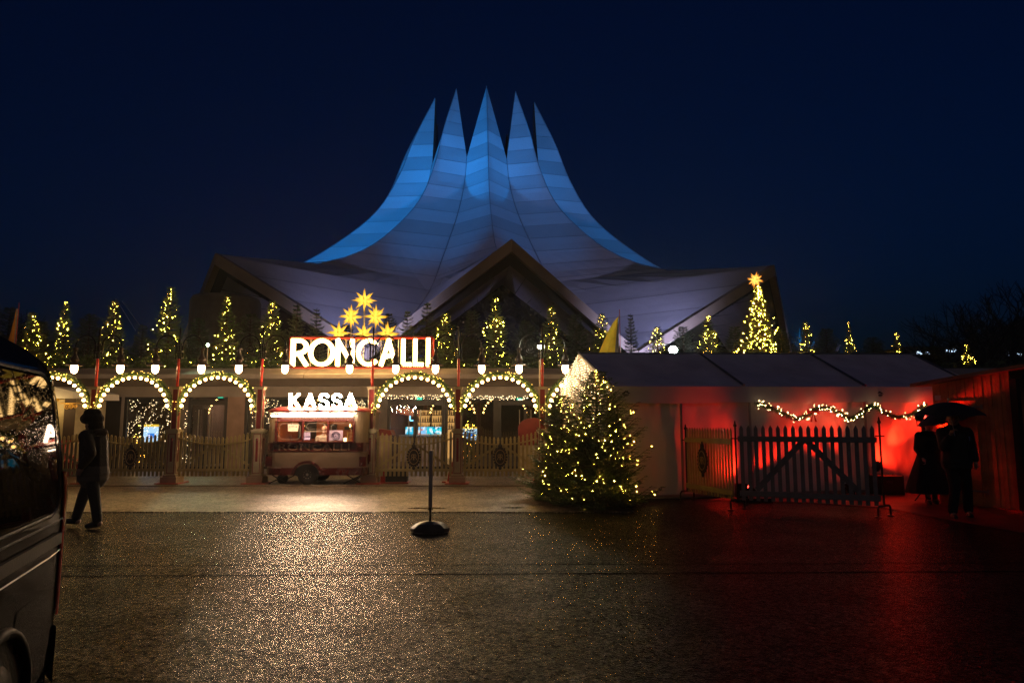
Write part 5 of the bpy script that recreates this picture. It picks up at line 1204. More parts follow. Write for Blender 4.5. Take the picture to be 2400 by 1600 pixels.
m = MB(); m.box(pB+dn_*.08+Vector((0,0,1.2)), (.12,.12,2.4), R3); m.build('corner_post', mat('dark_post', (.02,.015,.012), .8), hut, rel=True)
# second hut at the frame edge
t = thing('wooden_hut', (pB.x+1.3, pB.y+.4, 0), 'second wooden hut cut off by the right edge of the photo', 'hut')
m = MB()
for k in range(12): m.box((-.9+k*.16, 0, 1.22), (.156,.04+.006*(k % 2),2.4))
m.build('planks', wood, t); m = MB(); m.box((0,.9,2.47), (2.2,2.2,.08)); m.build('roof', MATS['hut_roof'], t); m = MB(); m.box((.87,.95,1.2), (.04,1.85,2.4)); m.box((-.87,.95,1.2), (.04,1.85,2.4)); m.build('side_walls', wood, t)

# ================================================================== BARRIER POST in the square
bp = G(1008, 1247); t = thing('barrier_post', (bp.x, bp.y, 0), 'square steel post on a heavy dark rubber foot in the middle of the square', 'barrier post')
ht = W(1008, 1056, bp.y).z
m = MB(); m.box((0,0,(ht+.36)/2), (.055,.055,ht-.36)); m.box((0,0,ht+.004), (.06,.06,.008)); m.build('steel_tube', steel, t)
m = MB(); m.box((0,0,.27), (.035,.035,.22)); m.tube([(-.04,0,.33),(.04,0,.33)], .01, 6); m.build('socket', blackm, t)
m = MB()
oc = [(-.29,-.02),(-.22,-.14),(-.10,-.19),(.10,-.19),(.22,-.14),(.29,-.02),(.22,.10),(.25,.17),(.1,.2),(-.1,.2),(-.25,.17),(-.22,.10)]
lv = [(.86,0),(1.0,.02),(1.0,.07),(.72,.13),(.25,.165)]
n = len(oc); vs = [(x*s, y*s, z) for s, z in lv for x, y in oc]; m.add(vs, [(i*n+k, i*n+(k+1) % n, (i+1)*n+(k+1) % n, (i+1)*n+k) for i in range(len(lv)-1) for k in range(n)]+[tuple(range(n))[::-1], tuple((len(lv)-1)*n+k for k in range(n))])
m.build('rubber_foot', mat('foot_rubber', (.035,.033,.03), .35, bump=.3, bs=60), t)

# ================================================================== VAN
van = thing('parked_van', (-2.36, 3.76, 0), 'glossy black van seen from its rear corner at the left edge, window speckled with rain', 'van')
d = Vector((.346,-.938,0)).normalized(); van.rotation_euler.z = atan2(d.y, d.x)   # local +x = towards the van's front, local -y = away? 
# local frame: x forward along the side, +y = left of x. Body lies on local -y side
vd = d; left = Vector((-d.y, d.x, 0)); SY = 1 if left.dot(Vector((-1,0,0))) > 0 else -1
def paint_mat():
    m = mat('van_paint', (.003,.003,.004), .08, spec=.07, var=.1); n = m.node_tree; p = n.nodes['Principled BSDF']; tc = [x for x in n.nodes if x.type == 'TEX_COORD'][0]
    v = n.nodes.new('ShaderNodeTexVoronoi'); v.inputs['Scale'].default_value = 55; n.links.new(tc.outputs['Object'], v.inputs['Vector'])
    wn = n.nodes.new('ShaderNodeMapRange'); wn.inputs[1].default_value = .0; wn.inputs[2].default_value = .28; wn.inputs[3].default_value = 1; wn.inputs[4].default_value = 0; n.links.new(v.outputs['Distance'], wn.inputs[0])
    b = n.nodes.new('ShaderNodeBump'); b.inputs['Strength'].default_value = .1; b.inputs['Distance'].default_value = .002; n.links.new(wn.outputs[0], b.inputs['Height'])
    n.links.new(b.outputs[0], p.inputs['Normal']); n.links.new(b.outputs[0], p.inputs['Coat Normal']); return m
vp = paint_mat()
def dark_gloss(m, fac, rough):
    n = m.node_tree; p = n.nodes['Principled BSDF']; p.inputs['Specular IOR Level'].default_value = 0
    g = n.nodes.new('ShaderNodeBsdfGlossy'); g.inputs['Roughness'].default_value = rough; mx = n.nodes.new('ShaderNodeMixShader'); mx.inputs[0].default_value = fac
    if p.inputs['Normal'].links: n.links.new(p.inputs['Normal'].links[0].from_socket, g.inputs['Normal'])
    n.links.new(p.outputs[0], mx.inputs[1]); n.links.new(g.outputs[0], mx.inputs[2]); n.links.new(mx.outputs[0], n.nodes['Material Output'].inputs['Surface'])
dark_gloss(vp, .07, .06)
# stations: profile of body in (y offset inward, z) per x; y inward positive, width 1.94
Wv = 1.94
def TUM(z): return .02+.12*max(0, (z-1.2)/.85)**1.5+.04*max(0, (.5-z)/.5)
def section(x):
    """ring of points (u from near side 0..Wv, z) at station x"""
    rear = max(0, (.35-x)/.35); front = max(0, (x-3.9)/1.0)
    zr = 2.05-.04*rear**2-(.75*front**1.2 if front > 0 else 0); zr = max(zr, 1.0)
    tum = TUM
    pts = []
    zs = [.22,.42,.6,.8,1.0,1.12,1.3,1.5,1.7,1.82,1.9]
    for z in zs:
        zz = min(z, zr-.06-.0*z) if z > zr-.12 else z; q = max(0, (z-1.8)/.15)*.03
        pts.append((tum(zz)+q+.02*rear**2, zz))
    pts.append((.22, zr-.07)); pts.append((.30, zr-.025)); pts.append((.45, zr)); pts.append((.7, zr+.02))
    full = pts+[(Wv-a, b) for a, b in pts[::-1]]
    return full
xs = [0,.03,.08,.16,.28,.42,.7,1.2,1.8,2.6,3.4,3.9,4.2,4.5,4.8,4.95]
m = MB(); vs = []; n = len(section(0))
for x in xs:
    for u, z in section(x):
        # rear leans forward with height
        lean = .07*max(0, (z-1.2)/.85)**1.5 if x < .5 else 0
        k = max(0, 1-x/.5); xx = x+lean*k+ (.03*k if z < .5 else 0)
        rc = .0
        if x < .09: rc = (.09-x)*.9*(1 if u < .4 else 0)
        vs.append((xx, SY*(u+rc*.6), z))
m.add(vs, [(i*n+k, i*n+k+1, (i+1)*n+k+1, (i+1)*n+k) for i in range(len(xs)-1) for k in range(n-1)]+[tuple(range(n)), tuple((len(xs)-1)*n+k for k in range(n))[::-1]]+[(i*n+n-1, i*n, (i+1)*n, (i+1)*n+n-1) for i in range(len(xs)-1)])
bo = m.build('body', vp, van, smooth=True)
def side_patch(poly, off, name, mt, res=None, thick=.012):
    """poly in (x,z) drawn on the near side surface"""
    m = MB(); n = len(poly)
    def U(x, z): 
        rear = max(0, (.35-x)/.35); return TUM(z)+.02*rear**2
    P = [(x, SY*(U(x, z)-off), z) for x, z in poly]; Q = [(x, SY*(U(x, z)-off+thick), z) for x, z in poly]
    cxm = sum(p[0] for p in poly)/n; czm = sum(p[1] for p in poly)/n
    cc = (cxm, SY*(U(cxm, czm)-off), czm)
    m.add(P+Q+[cc], [(i, (i+1) % n, 2*n) for i in range(n)]+[(i, n+i, n+(i+1) % n, (i+1) % n) for i in range(n)])
    return m.build(name, mt, van, smooth=False)
def rpoly(x0, x1, z0, z1, r, lean=.0, n=5):
    o = []
    for (cx_, cz_, a0) in ((x1-r, z0+r, -90), (x1-r, z1-r, 0), (x0+r, z1-r, 90), (x0+r, z0+r, 180)):
        for i in range(n+1): a = radians(a0+90*i/n); xx, zz = cx_+r*cos(a), cz_+r*sin(a); o.append((xx+lean*(zz-z0)/(z1-z0)*(1 if xx < (x0+x1)/2 else 0), zz))
    return o
vg = mat('van_glass', (.004,.004,.006), .03, var=.05, spec=.1)
vgn = vg.node_tree; pg = vgn.nodes['Principled BSDF']; bsrc = vp.node_tree
def droplets(m, sc=70):
    n = m.node_tree; p = n.nodes['Principled BSDF']; tc = [x for x in n.nodes if x.type == 'TEX_COORD'][0]
    v = n.nodes.new('ShaderNodeTexVoronoi'); v.inputs['Scale'].default_value = sc; v.inputs['Randomness'].default_value = 1; n.links.new(tc.outputs['Object'], v.inputs['Vector'])
    wn = n.nodes.new('ShaderNodeMapRange'); wn.inputs[2].default_value = .25; wn.inputs[3].default_value = 1; wn.inputs[4].default_value = 0; n.links.new(v.outputs['Distance'], wn.inputs[0])
    b = n.nodes.new('ShaderNodeBump'); b.inputs['Strength'].default_value = .12; b.inputs['Distance'].default_value = .002; n.links.new(wn.outputs[0], b.inputs['Height'])
    n.links.new(b.outputs[0], p.inputs['Normal']); n.links.new(b.outputs[0], p.inputs['Coat Normal'])
droplets(vg); dark_gloss(vg, .055, .02)
side_patch(rpoly(.27, 1.75, 1.17, 1.82, .12, .05), .008, 'side_window', vg)
side_patch(rpoly(1.85, 3.0, 1.17, 1.82, .08), .008, 'side_window', vg); side_patch(rpoly(3.08, 3.9, 1.17, 1.74, .08), .008, 'side_window', vg)
# window rubber seal
m = MB(); pz = rpoly(.25, 1.77, 1.15, 1.84, .13, .05)
def U(x, z): rear = max(0, (.35-x)/.35); return TUM(z)+.02*rear**2
m.tube([(x, SY*(U(x, z)-.004), z) for x, z in pz], .008, 5, closed=True); m.build('window_seal', rubber, van)
# tail lamp wrapping the corner
m = MB(); vs = []
zsn = [.62+.72*i/10 for i in range(11)]
for z in zsn:
    for x, yy in ((-.03, .16), (-.038, .05), (-.028, -.012), (.07, -.014), (.10, -.002)):
        u = U(max(0, x), z); lean = .07*max(0, (z-1.2)/.85)**1.5; vs.append((x+lean, SY*(u+yy+.03*(1 if x < .0 else 0)), z))
m.add(vs, [(i*5+k, i*5+k+1, (i+1)*5+k+1, (i+1)*5+k) for i in range(10) for k in range(4)])
m.build('tail_lamp', mat('tail_red', (.62,.012,.018), .12, coat=1), van, smooth=True)
# trims
def side_line(pts, r, mt, name): m = MB(); m.tube([(x, SY*(U(x, z)-.002), z) for x, z in pts], r, 4); return m.build(name, mt, van)
side_line([(.06+.3*i, 1.105) for i in range(13)], .006, rubber, 'belt_line'); side_line([(.03+.3*i, .945) for i in range(13)], .004, steel, 'trim_strip')
m = MB(); m.box((1.7, SY*(.02-.002), 1.02), (3.0, .03, .055)); m.build('sliding_rail', rubber, van)
side_patch(rpoly(.55, .80, .62, .80, .04), .004, 'fuel_flap', vp)
for xw_ in (1.02, 4.1):
    m = MB(); m.lathe([(.17,-.11),(.30,-.115),(.335,-.08),(.34,0),(.335,.08),(.30,.115),(.17,.11)], (xw_, SY*.13, .34), 32, Matrix.Rotation(pi/2, 3, 'X')); m.build('tyre', rubber, van, smooth=True)
    m = MB(); m.lathe([(.0,-.06),(.06,-.06),(.2,-.10),(.22,-.08),(.22,.08),(.2,.10),(.06,.06),(0,.06)], (xw_, SY*.13, .34), 24, Matrix.Rotation(pi/2, 3, 'X')); m.build('rim', mat('rim_grey', (.12,.12,.12), .35, metal=.8), van, smooth=True)
    m = MB(); P = [(xw_+.43*cos(pi*k/20), .33+.43*sin(pi*k/20)) for k in range(21)]; Q = [(xw_+.38*cos(pi*k/20), .33+.38*sin(pi*k/20)) for k in range(21)]
    m.tube([(x, SY*(U(x, z)-.01), z) for x, z in P], .028, 6); m.build('wheel_arch', mat('arch_plastic', (.01,.01,.01), .6, spec=.1), van, smooth=True)
    m = MB(); m.add([(x, SY*(U(x, z)-.003), z) for x, z in P]+[(xw_, SY*.017, .3)], [(i, i+1, 21) for i in range(20)]); m.build('wheel_well', rubber, van)
m = MB()
for i, z in enumerate((.30,.38,.5,.58)): pass
for z0_, z1_ in ((.28,.56),): m.add([(-.09, SY*.1, z0_), (-.09, SY*(Wv-.1), z0_), (-.07, SY*(Wv-.1), z1_), (-.07, SY*.1, z1_), (.1, SY*.02, z0_), (.1, SY*.02, z1_), (.1, SY*(Wv-.02), z0_), (.1, SY*(Wv-.02), z1_)], [(0,1,2,3),(0,3,5,4),(1,6,7,2),(3,2,7,5)])
m.build('rear_bumper', vp, van)

# ================================================================== PEOPLE
def cap_chain(m, pts, rs, n=10):
    for i in range(len(pts)-1):
        a, b = Vector(pts[i]), Vector(pts[i+1]); L = (b-a).length; k = max(2, int(L/.03))
        m.tube([a.lerp(b, j/k) for j in range(k+1)], [rs[i]+(rs[i+1]-rs[i])*j/k for j in range(k+1)], n)
    for p, r in zip(pts, rs): m.ball(p, r, 10)
def remesh(o, vox=.011, sm=3):
    md = o.modifiers.new('Remesh', 'REMESH'); md.mode = 'VOXEL'; md.voxel_size = vox; md.use_smooth_shade = True
    s = o.modifiers.new('Smooth', 'SMOOTH'); s.iterations = sm; s.factor = .5
def hand(m, w, d, side, curl=.5, s=1):
    """palm at wrist w, pointing along d; side = thumb direction"""
    w = Vector(w); d = Vector(d).normalized(); side = Vector(side).normalized(); nrm_ = d.cross(side).normalized()
    m.ball(w+d*.045*s, .036*s, 10, (1,1,1)); m.tube([w, w+d*.08*s], [.026*s, .034*s], 8)
    for k in range(4):
        b = w+d*.082*s+side*(.027-.018*k)*s; L = (.072, .08, .074, .058)[k]*s
        c1 = b+d*L*.45+nrm_*L*.15*curl; c2 = c1+(d*(1-curl)+nrm_*curl)*L*.35; c3 = c2+(d*(.6-curl)+nrm_).normalized()*L*.25
        m.tube([b, c1, c2, c3], [.0095*s,.009*s,.0082*s,.0065*s], 7); m.ball(c3, .0066*s, 6)
    b = w+d*.03*s+side*.028*s; m.tube([b, b+(side+d*.6)*.03*s, b+(side*.7+d*1.3)*.045*s], [.012*s,.010*s,.007*s], 7)
def head(m, c, f, s=1, yaw=None):
    """c = centre, f = facing dir"""
    c = Vector(c); f = Vector(f).normalized(); r = Vector((-f.y, f.x, 0)).normalized()
    m.ball(c+Vector((0,0,.02))*s, .098*s, 16, (.92,.98,1.12)); m.ball(c+f*.03*s-Vector((0,0,.055))*s, .068*s, 14, (.95,1,1)); m.ball(c+f*.055*s-Vector((0,0,.098))*s, .03*s, 10)
    m.tube([c+f*.088*s+Vector((0,0,.015))*s, c+f*.118*s-Vector((0,0,.028))*s], [.010*s,.016*s], 7)
    for g in (-1, 1):
        m.ball(c+r*g*.090*s-Vector((0,0,.01))*s, .022*s, 8, (.6,.9,1.2)); m.ball(c+f*.085*s+r*g*.034*s+Vector((0,0,.03))*s, .016*s, 8)
    m.ball(c+f*.095*s-Vector((0,0,.058))*s, .017*s, 8, (1,1,.7))
def face_bits(parent, c, f, s=1):
    c = Vector(c); f = Vector(f).normalized(); r = Vector((-f.y, f.x, 0)).normalized(); m = MB()
    for g in (-1, 1): m.ball(c+f*.092*s+r*g*.034*s+Vector((0,0,.016))*s, .011*s, 8)
    m.build('eyes', mat('eye_dark', (.03,.02,.015), .2), parent); m = MB(); m.ball(c+f*.104*s-Vector((0,0,.060))*s, .017*s, 8, (1.4 if abs(r.x) > .5 else .6,1.4 if abs(r.y) > .5 else .6,.35)); m.build('lips', mat('lips', (.35,.12,.09), .5), parent)
skin = mat('skin', (.42,.24,.16), .5, var=.08); skin_l = mat('skin_light', (.55,.36,.27), .5, var=.08)
def person(name, loc, label, f, J, skinm, thick=1.0, hs=1.0, grp=None):
    """J: joints in local metres: pelvis, chest, neck, head, sh(L/R), el, wr, hip, kn, an"""
    t = thing(name, loc, label, 'person', grp); m = MB(); f = Vector(f).normalized()
    pel, che, nk, hd_ = [Vector(J[k]) for k in ('pel','che','nk','hd')]
    cap_chain(m, [pel, pel.lerp(che, .5), che], [.145*thick,.125*thick,.15*thick]); cap_chain(m, [che, nk], [.13*thick,.055]); cap_chain(m, [nk, hd_-Vector((0,0,.06))], [.052,.055])
    for s in ('L', 'R'):
        sh, el, wr, hp, kn, an = [Vector(J[k+s]) for k in ('sh','el','wr','hp','kn','an')]
        cap_chain(m, [che.lerp(sh, .4), sh, el, wr], [.10*thick,.068*thick,.043,.030]); cap_chain(m, [pel.lerp(hp, .6), hp, kn, an], [.115,.098,.062,.043])
        toe = Vector(J.get('toe'+s, an+f*.15-Vector((0,0,.05)))); cap_chain(m, [an-Vector((0,0,.02))-f*.03, an.lerp(toe, .6)-Vector((0,0,.01)), toe], [.045,.042,.032])
        dd = (wr-el).normalized(); hand(m, wr, dd, f if abs(dd.dot(f)) < .8 else Vector((0,0,1)), J.get('curl', .5))
    head(m, hd_, f, hs); b = m.build('body', skinm, t); remesh(b, .009, 2); face_bits(t, hd_, f, hs); return t
def garment(name, t, mt, build, vox=.014, sm=4):
    m = MB(); build(m); o = m.build(name, mt, t); remesh(o, vox, sm); return o
# ---- walking person, left; walks to the left (-x)
f = Vector((-1, .15, 0)).normalized()
pl_ = G(210, 1237)
J = dict(pel=(0,0,.92), che=(-.03,0,1.32), nk=(-.05,0,1.47), hd=(-.08,0,1.60),
 shL=(-.05,-.17,1.40), elL=(.09,-.23,1.14), wrL=(-.02,-.25,.93), shR=(-.05,.17,1.40), elR=(-.14,.24,1.15), wrR=(-.27,.22,.98),
 hpL=(.0,-.09,.88), knL=(.09,-.09,.50), anL=(.17,-.09,.10), toeL=(.03,-.09,.04), hpR=(0,.09,.88), knR=(-.18,.09,.50), anR=(-.27,.09,.11), toeR=(-.42,.09,.10), curl=.6)
w1 = person('person', (pl_.x, pl_.y, 0), 'dark walking person in a big fur hat and padded coat crossing at left', f, J, skin)
darkc = mat('brown_coat', (.035,.022,.016), .8, bump=.5, bs=30)
garment('coat', w1, darkc, lambda m: (cap_chain(m, [(0,0,.84),(-.01,0,1.05),(-.03,0,1.30)], [.215,.20,.20]), cap_chain(m, [(-.03,0,1.3),(-.05,0,1.45)], [.19,.09]),
  cap_chain(m, [(-.05,-.1,1.38),(-.05,-.19,1.39),(.09,-.25,1.14),(-.02,-.27,.96)], [.11,.10,.078,.062]), cap_chain(m, [(-.05,.1,1.38),(-.05,.19,1.39),(-.14,.26,1.15),(-.26,.24,1.0)], [.11,.10,.078,.062])))
garment('trousers', w1, mat('dark_trousers', (.01,.011,.016), .8), lambda m: (cap_chain(m, [(0,-.09,.9),(.09,-.09,.50),(.165,-.09,.14)], [.125,.083,.07]), cap_chain(m, [(0,.09,.9),(-.18,.09,.50),(-.27,.09,.15)], [.125,.083,.07])))
garment('boots', w1, mat('boots', (.012,.011,.010), .5), lambda m: (cap_chain(m, [(.15,-.09,.26),(.17,-.09,.08),(.02,-.09,.045)], [.07,.058,.045]), cap_chain(m, [(-.24,.09,.28),(-.27,.09,.10),(-.42,.09,.09)], [.07,.058,.045])))
def hat(m):
    for k in range(10): a = 2*pi*k/10; m.ball((-.08+.085*cos(a), .085*sin(a), 1.66), .085, 10)
    for k in range(6): a = 2*pi*k/6; m.ball((-.08+.06*cos(a), .06*sin(a), 1.745), .075, 10)
    m.ball((-.02,0,1.56), .11, 10); m.ball((-.02,.06,1.53), .09, 8)
garment('fur_hat', w1, mat('brown_fur', (.03,.018,.012), 1, bump=1, bs=60), hat)
garment('jacket_skirt', w1, mat('lighter_skirt', (.11,.09,.07), .8, bump=.3), lambda m: cap_chain(m, [(0,0,.80),(-.01,0,.93)], [.228,.214]))
garment('hood', w1, mat('coat_fur', (.07,.04,.02), 1, bump=1, bs=50), lambda m: cap_chain(m, [(.06,-.1,1.44),(.10,0,1.45),(.06,.1,1.44)], [.06,.07,.06]))
# ---- couple on the right
pm = G(2252, 1214); f = Vector((-.35,-.9,0)).normalized()
J = dict(pel=(0,0,.95), che=(-.0,0,1.36), nk=(0,0,1.52), hd=(-.02,-.02,1.66), shL=(-.20,0,1.44), elL=(-.26,-.10,1.20), wrL=(-.22,-.24,1.40), shR=(.20,0,1.44), elR=(.30,.04,1.17), wrR=(.28,-.06,.93),
 hpL=(-.09,0,.92), knL=(-.11,-.08,.52), anL=(-.14,-.02,.10), hpR=(.09,0,.92), knR=(.17,.05,.52), anR=(.23,.14,.10), curl=.95)
w2 = person('person', (pm.x, pm.y, 0), 'man in a dark jacket and trousers striding under the larger umbrella at right', f, J, skin, grp=None)
blk = mat('black_jacket', (.012,.012,.013), .75, bump=.3); 
garment('jacket', w2, blk, lambda m: (cap_chain(m, [(0,0,.92),(0,0,1.1),(0,0,1.34)], [.24,.22,.24]), cap_chain(m, [(0,0,1.34),(0,0,1.52)], [.22,.11]),
  cap_chain(m, [(-.1,0,1.42),(-.21,0,1.43),(-.27,-.10,1.19),(-.23,-.22,1.36)], [.11,.10,.075,.055]), cap_chain(m, [(.1,0,1.42),(.21,0,1.43),(.31,.04,1.17),(.285,-.05,.98)], [.11,.10,.075,.058])))
garment('trousers', w2, mat('black_trousers', (.009,.009,.011), .8), lambda m: (cap_chain(m, [(-.09,0,.93),(-.11,-.08,.52),(-.14,-.02,.12)], [.125,.088,.072]), cap_chain(m, [(.09,0,.93),(.17,.05,.52),(.23,.14,.12)], [.125,.088,.072])))
def shoe(m, a, f): a = Vector(a); cap_chain(m, [a-f*.03, a+f*.10-Vector((0,0,.01)), a+f*.19-Vector((0,0,.015))], [.055,.05,.036])
garment('shoes', w2, mat('black_shoes', (.01,.01,.01), .4), lambda m: (shoe(m, (-.14,-.02,.055), f), shoe(m, (.23,.14,.055), f)))
m = MB(); m.ball((-.0,.02,1.70), .105, 14, (.95,1,1)); m.ball((0,.05,1.64), .09, 12); o = m.build('hair', mat('dark_hair', (.015,.01,.008), .8), w2); remesh(o, .012)
m = MB(); m.box((.10,-.19,1.33), (.06,.012,.07)); m.build('breast_patch', mat('blue_patch', (.16,.2,.36), .6), w2)
pw_ = G(2186, 1181); 
J = dict(pel=(0,0,.90), che=(0,0,1.28), nk=(.01,0,1.42), hd=(.02,-.02,1.55), shL=(-.17,0,1.35), elL=(-.22,.02,1.08), wrL=(-.19,-.10,.90), shR=(.17,0,1.35), elR=(.23,-.05,1.12), wrR=(.17,-.2,1.28),
 hpL=(-.08,0,.87), knL=(-.08,-.04,.49), anL=(-.08,0,.09), hpR=(.08,0,.87), knR=(.08,.02,.49), anR=(.09,.06,.09), curl=.95)
w3 = person('person', (pw_.x, pw_.y, 0), 'woman in a long flared black coat walking beside the man at right', f, J, skin_l)
def longcoat(m):
    prof = [(.42,.22),(.375,.42),(.31,.65),(.24,.88),(.20,1.0),(.21,1.12),(.225,1.26),(.19,1.36),(.09,1.44)]
    vs = []; n = 24
    for r, z in prof:
        for k in range(n):
            a = 2*pi*k/n; q = r*(1+.07*sin(5*a+z*2)*max(0, (1-z))); vs.append((q*1.08*cos(a)-.05*max(0, .9-z), q*.8*sin(a), z))
    m.add(vs, [(i*n+k, i*n+(k+1) % n, (i+1)*n+(k+1) % n, (i+1)*n+k) for i in range(len(prof)-1) for k in range(n)]+[tuple(range(n))[::-1], tuple((len(prof)-1)*n+k for k in range(n))])
    cap_chain(m, [(-.08,0,1.33),(-.175,0,1.34),(-.225,.02,1.08),(-.195,-.08,.94)], [.09,.085,.065,.052]); cap_chain(m, [(.08,0,1.33),(.175,0,1.34),(.235,-.05,1.12),(.18,-.18,1.25)], [.09,.085,.065,.05])
garment('long_coat', w3, mat('black_coat', (.010,.009,.010), .85, bump=.2), longcoat, .016)
garment('boots', w3, MATS['boots'], lambda m: (cap_chain(m, [(-.08,0,.35),(-.08,0,.08)], [.055,.05]), cap_chain(m, [(.08,.03,.35),(.09,.06,.08)], [.055,.05]), shoe(m, (-.08,0,.05), f), shoe(m, (.09,.06,.05), f)))
m = MB(); m.ball((.02,.015,1.58), .105, 14); m.ball((.02,.05,1.50), .09, 12); m.ball((.02,.06,1.42), .07, 10); o = m.build('hair', MATS['dark_hair'], w3); remesh(o, .012)
# umbrellas
def umbrella(c, R, tilt, label, handbase):
    t = thing('umbrella', c, label, 'umbrella', 'black umbrellas held by the couple'); M = Matrix.Rotation(tilt[0], 3, 'X') @ Matrix.Rotation(tilt[1], 3, 'Y')
    m = MB(); n = 8; rings = 7; vs = [M @ Vector((0,0,.0))]
    for i in range(1, rings+1):
        g = i/rings; r = R*g; z = -.42*R*g**1.9
        for k in range(n*3):
            a = 2*pi*k/(n*3); q = 1-.06*g*(1-abs(cos(a*n/2))); vs.append(M @ Vector((r*q*cos(a), r*q*sin(a), z+.03*g*(1-abs(cos(a*n/2))))))
    N = n*3; m.add(vs, [(0, 1+k, 1+(k+1) % N) for k in range(N)]+[(1+i*N+k, 1+i*N+(k+1) % N, 1+(i+1)*N+(k+1) % N, 1+(i+1)*N+k) for i in range(rings-1) for k in range(N)])
    m.build('canopy', mat('umbrella_cloth', (.02,.018,.018), .7), t, smooth=False)
    hb = Vector(handbase)-Vector(c); m = MB(); m.tube([M @ Vector((0,0,.07)), (0,0,0), hb, hb+(hb).normalized()*.08], .008, 6); m.build('shaft', steel, t)
    m = MB()
    for k in range(n): a = 2*pi*k/n; m.tube([M @ Vector((0,0,-.25)), M @ Vector((R*.5*cos(a), R*.5*sin(a), -.10*R))], .003, 4); m.tube([M @ Vector((R*f_*cos(a), R*f_*sin(a), -.42*R*f_**1.9-.01)) for f_ in (.05,.3,.55,.8,1)], .004, 4)
    m.build('ribs', blackm, t)
uc = Vector((pm.x-.10, pm.y-.05, 1.95)); umbrella(uc, .54, (.05, -.02), 'larger black umbrella tilted above the man', (pm.x-.21, pm.y-.32, 1.45))
uc2 = Vector((pw_.x+.10, pw_.y-.35, 1.84)); umbrella(uc2, .50, (.0, -.25), 'second black umbrella tilted low over the woman', (pw_.x+.165, pw_.y-.28, 1.33))
# ---- vendor in the wagon
f = Vector((.05,-1,0)).normalized(); hz_ = zw(1008); vx = xw(745)
J = dict(pel=(0,.02,-.62), che=(0,0,-.26), nk=(0,0,-.12), hd=(0,-.01,.0), shL=(-.17,0,-.20), elL=(-.22,-.05,-.45), wrL=(-.1,-.22,-.55), shR=(.17,0,-.20), elR=(.22,-.05,-.45), wrR=(.1,-.22,-.55),
 hpL=(-.09,0,-.64), knL=(-.1,-.38,-.62), anL=(-.1,-.40,-.94), hpR=(.09,0,-.64), knR=(.1,-.38,-.62), anR=(.1,-.40,-.94), curl=.4)
zf_ = hz_-.99
J = {k: (tuple(Vector(v)+Vector((0,0,.99))) if k != 'curl' else v) for k, v in J.items()}
w4 = person('person', (vx, YW+.62, zf_), 'dark haired seller in a grey turtleneck behind the ticket wagon window', f, J, skin_l)
J = None; z_ = .99
garment('sweater', w4, mat('grey_knit', (.33,.30,.25), .9, bump=.5, bs=60), lambda m: (cap_chain(m, [(0,.02,z_-.6),(0,0,z_-.26)], [.17,.17]), cap_chain(m, [(0,0,z_-.26),(0,0,z_-.13),(0,0,z_-.09)], [.155,.068,.064]),
  cap_chain(m, [(-.09,0,z_-.21),(-.175,0,z_-.22),(-.225,-.05,z_-.45),(-.12,-.2,z_-.54)], [.09,.08,.06,.045]), cap_chain(m, [(.09,0,z_-.21),(.175,0,z_-.22),(.225,-.05,z_-.45),(.12,-.2,z_-.54)], [.09,.08,.06,.045])))
garment('trousers', w4, MATS['black_trousers'], lambda m: (cap_chain(m, [(-.09,0,z_-.64),(-.1,-.38,z_-.62),(-.1,-.40,z_-.92)], [.11,.08,.06]), cap_chain(m, [(.09,0,z_-.64),(.1,-.38,z_-.62),(.1,-.40,z_-.92)], [.11,.08,.06])))
m = MB()
for k in range(26): a = random.uniform(0, 6.28); e = random.uniform(.35, 1.5); m.ball((.085*cos(a)*cos(e), .03+.085*sin(a)*cos(e), z_+.05+.085*sin(e)), .032, 8)
m.ball((0,.04,z_+.03), .09, 12); o = m.build('hair', mat('curly_hair', (.02,.012,.008), .8), w4); remesh(o, .010, 1)
t = thing('stool', (vx, YW+.66, zf_+.0), 'plain stool under the seller inside the ticket wagon', 'stool')
m = MB(); m.lathe([(.17,.19),(.18,.21),(.18,.23),(.0,.235)], (0,0,0), 20); m.build('seat', maroon, t)
for k in range(4):
    a = pi/4+k*pi/2; m = MB(); m.tube([(.12*cos(a), .12*sin(a), .19), (.16*cos(a), .16*sin(a), 0)], .014, 6); m.build('leg', steel, t)

# ================================================================== BACKGROUND: bare trees, distant building
def bare(seed, H):
    rnd = random.Random(seed); m = MB()
    def br(p, d, L, r, lev):
        if lev > 6 or r < .004: return
        e = p+d*L; mid = p.lerp(e, .5)+Vector((rnd.uniform(-1,1), rnd.uniform(-1,1), 0))*L*.06
        m.tube([p, mid, e], [r, r*.85, r*.68], 4 if lev < 3 else 3, cap=False)
        k = 3 if lev < 6 else 2
        for i in range(k):
            a = Vector((rnd.gauss(0,1), rnd.gauss(0,1), rnd.gauss(0,.6)+.25)).normalized(); nd = (d*.9+a*(.62 if i else .3)).normalized(); br(e if i < 2 else mid, nd, L*rnd.uniform(.62,.85), r*(.62 if i else .68), lev+1)
    br(Vector((0,0,0)), Vector((0,0,1)), H*.24, H*.018, 0); return m
bt = [bare(5, 1.0*12), bare(9, 12)]
bp_ = []
for i, mb in enumerate(bt): o = mb.build('bare_tree', bark_dark); bp_.append(o); o.location = (0,-400,0)
bl = [(2290,640,58,0,'tall bare tree rising above the hut at far right'),(2390,620,62,1,'bare tree cut by the right edge of the photo'),(2210,720,60,1,'bare tree standing left of the tall one at right'),(1945,735,50,0,'bare tree behind the slender lit fir right of the hall'),(2150,765,55,1,'small bare tree above the marquee end and the distant lights'),(10,690,48,0,'bare tree at the far left edge behind the van'),(2330,700,50,1,'bare tree just behind the hut roof')]
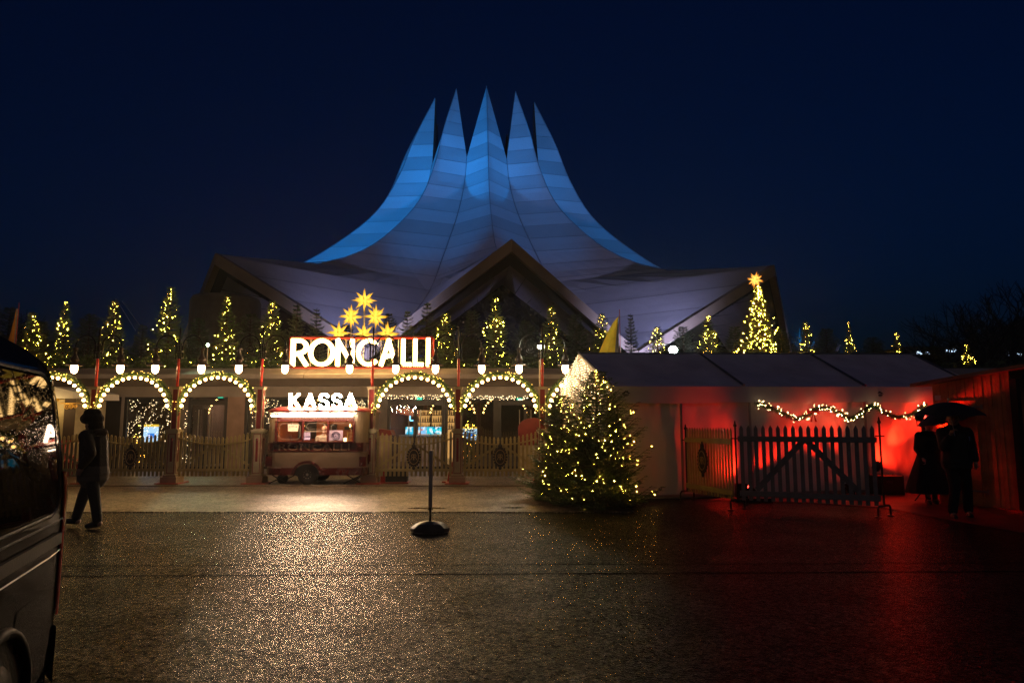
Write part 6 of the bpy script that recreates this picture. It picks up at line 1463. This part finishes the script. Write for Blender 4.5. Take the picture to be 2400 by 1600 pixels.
for i, (px, py, Y, v, lb) in enumerate(bl):
    o = bp_[v] if i == v else bp_[v].copy()
    if i != v: COL.objects.link(o)
    p = W(px, py, Y); o.location = (p.x, Y, 0); s = p.z/11.0; o.scale = (s*1.25, s*1.25, s); o.rotation_euler.z = i*1.3; tag(o, lb, 'bare tree', 'bare winter trees beyond the terrace')
m = MB(); hb = W(2300, 800, 95); far = thing('distant_building', (hb.x, 95, 0), 'long dark distant building with a row of cold white lights at far right', 'building')
xa, xb = W(2120, 830, 95).x, W(2600, 830, 95).x; zt_ = W(2200, 812, 95).z
m.box(((xa+xb)/2, 99, zt_/2), (xb-xa, 8, zt_)); m.prism([(xb-10, zt_), (xb-20, zt_+.5), (xb-6, zt_+5)], 'y', 96, 102); m.build('wall', mat('far_wall', (.03,.03,.035), .9), far, rel=True)
rnd = random.Random(3); m = MB()
for a, b, py, n_ in ((2138, 2190, 827, 9), (2198, 2240, 821, 6), (2360, 2400, 830, 8)):
    for k in range(n_): px = rnd.uniform(a, b); p = W(px, py+rnd.uniform(-2, 2), 94.9); m.box(p, (rnd.uniform(.12,.5), .06, rnd.uniform(.12,.28)))
m.build('windows', emat('cold_windows', (.55,.75,1), 2.2), far, rel=True)
# tail of the hall's guy mast at left
m = MB(); a = W(272, 700, 30); b = W(318, 775, 30); m.tube([a, b], .02, 4); m.tube([W(286, 705, 30), W(330, 765, 30)], .02, 4); m.tube([W(272, 700, 30), Vector((W(272,700,30).x, 30, 3.3))], .03, 5); o = center_origin(m.build('guy_mast', steel)); tag(o, 'thin guyed mast behind the lit fir right of the leftmost lamp post', 'mast')

# thin rain haze in the air: one closed box round everything
hzb = MB(); hzb.box((0, 420, 19.25), (1230, 1010, 41.5)); hz_ob = hzb.build('haze', bpy.data.materials.new('haze_air')); hz_ob['kind'] = 'stuff'; hz_ob['label'] = 'thin rain haze hanging in the night air over the whole square'; hz_ob['category'] = 'haze'
hm = hz_ob.data.materials[0]; hm.use_nodes = True; hn = hm.node_tree; hn.nodes.clear(); ho = hn.nodes.new('ShaderNodeOutputMaterial'); hv = hn.nodes.new('ShaderNodeVolumePrincipled')
hv.inputs['Density'].default_value = .0007; hv.inputs['Anisotropy'].default_value = .72; hv.inputs['Color'].default_value = (.8, .8, .82, 1); hn.links.new(hv.outputs[0], ho.inputs['Volume'])
SC.cycles.volume_bounces = 0

for o in COL.objects:
    if o.parent is not None and o.name.split('.')[0] in ('string_lights', 'fairy_lights', 'bulbs'): o['kind'] = 'stuff'
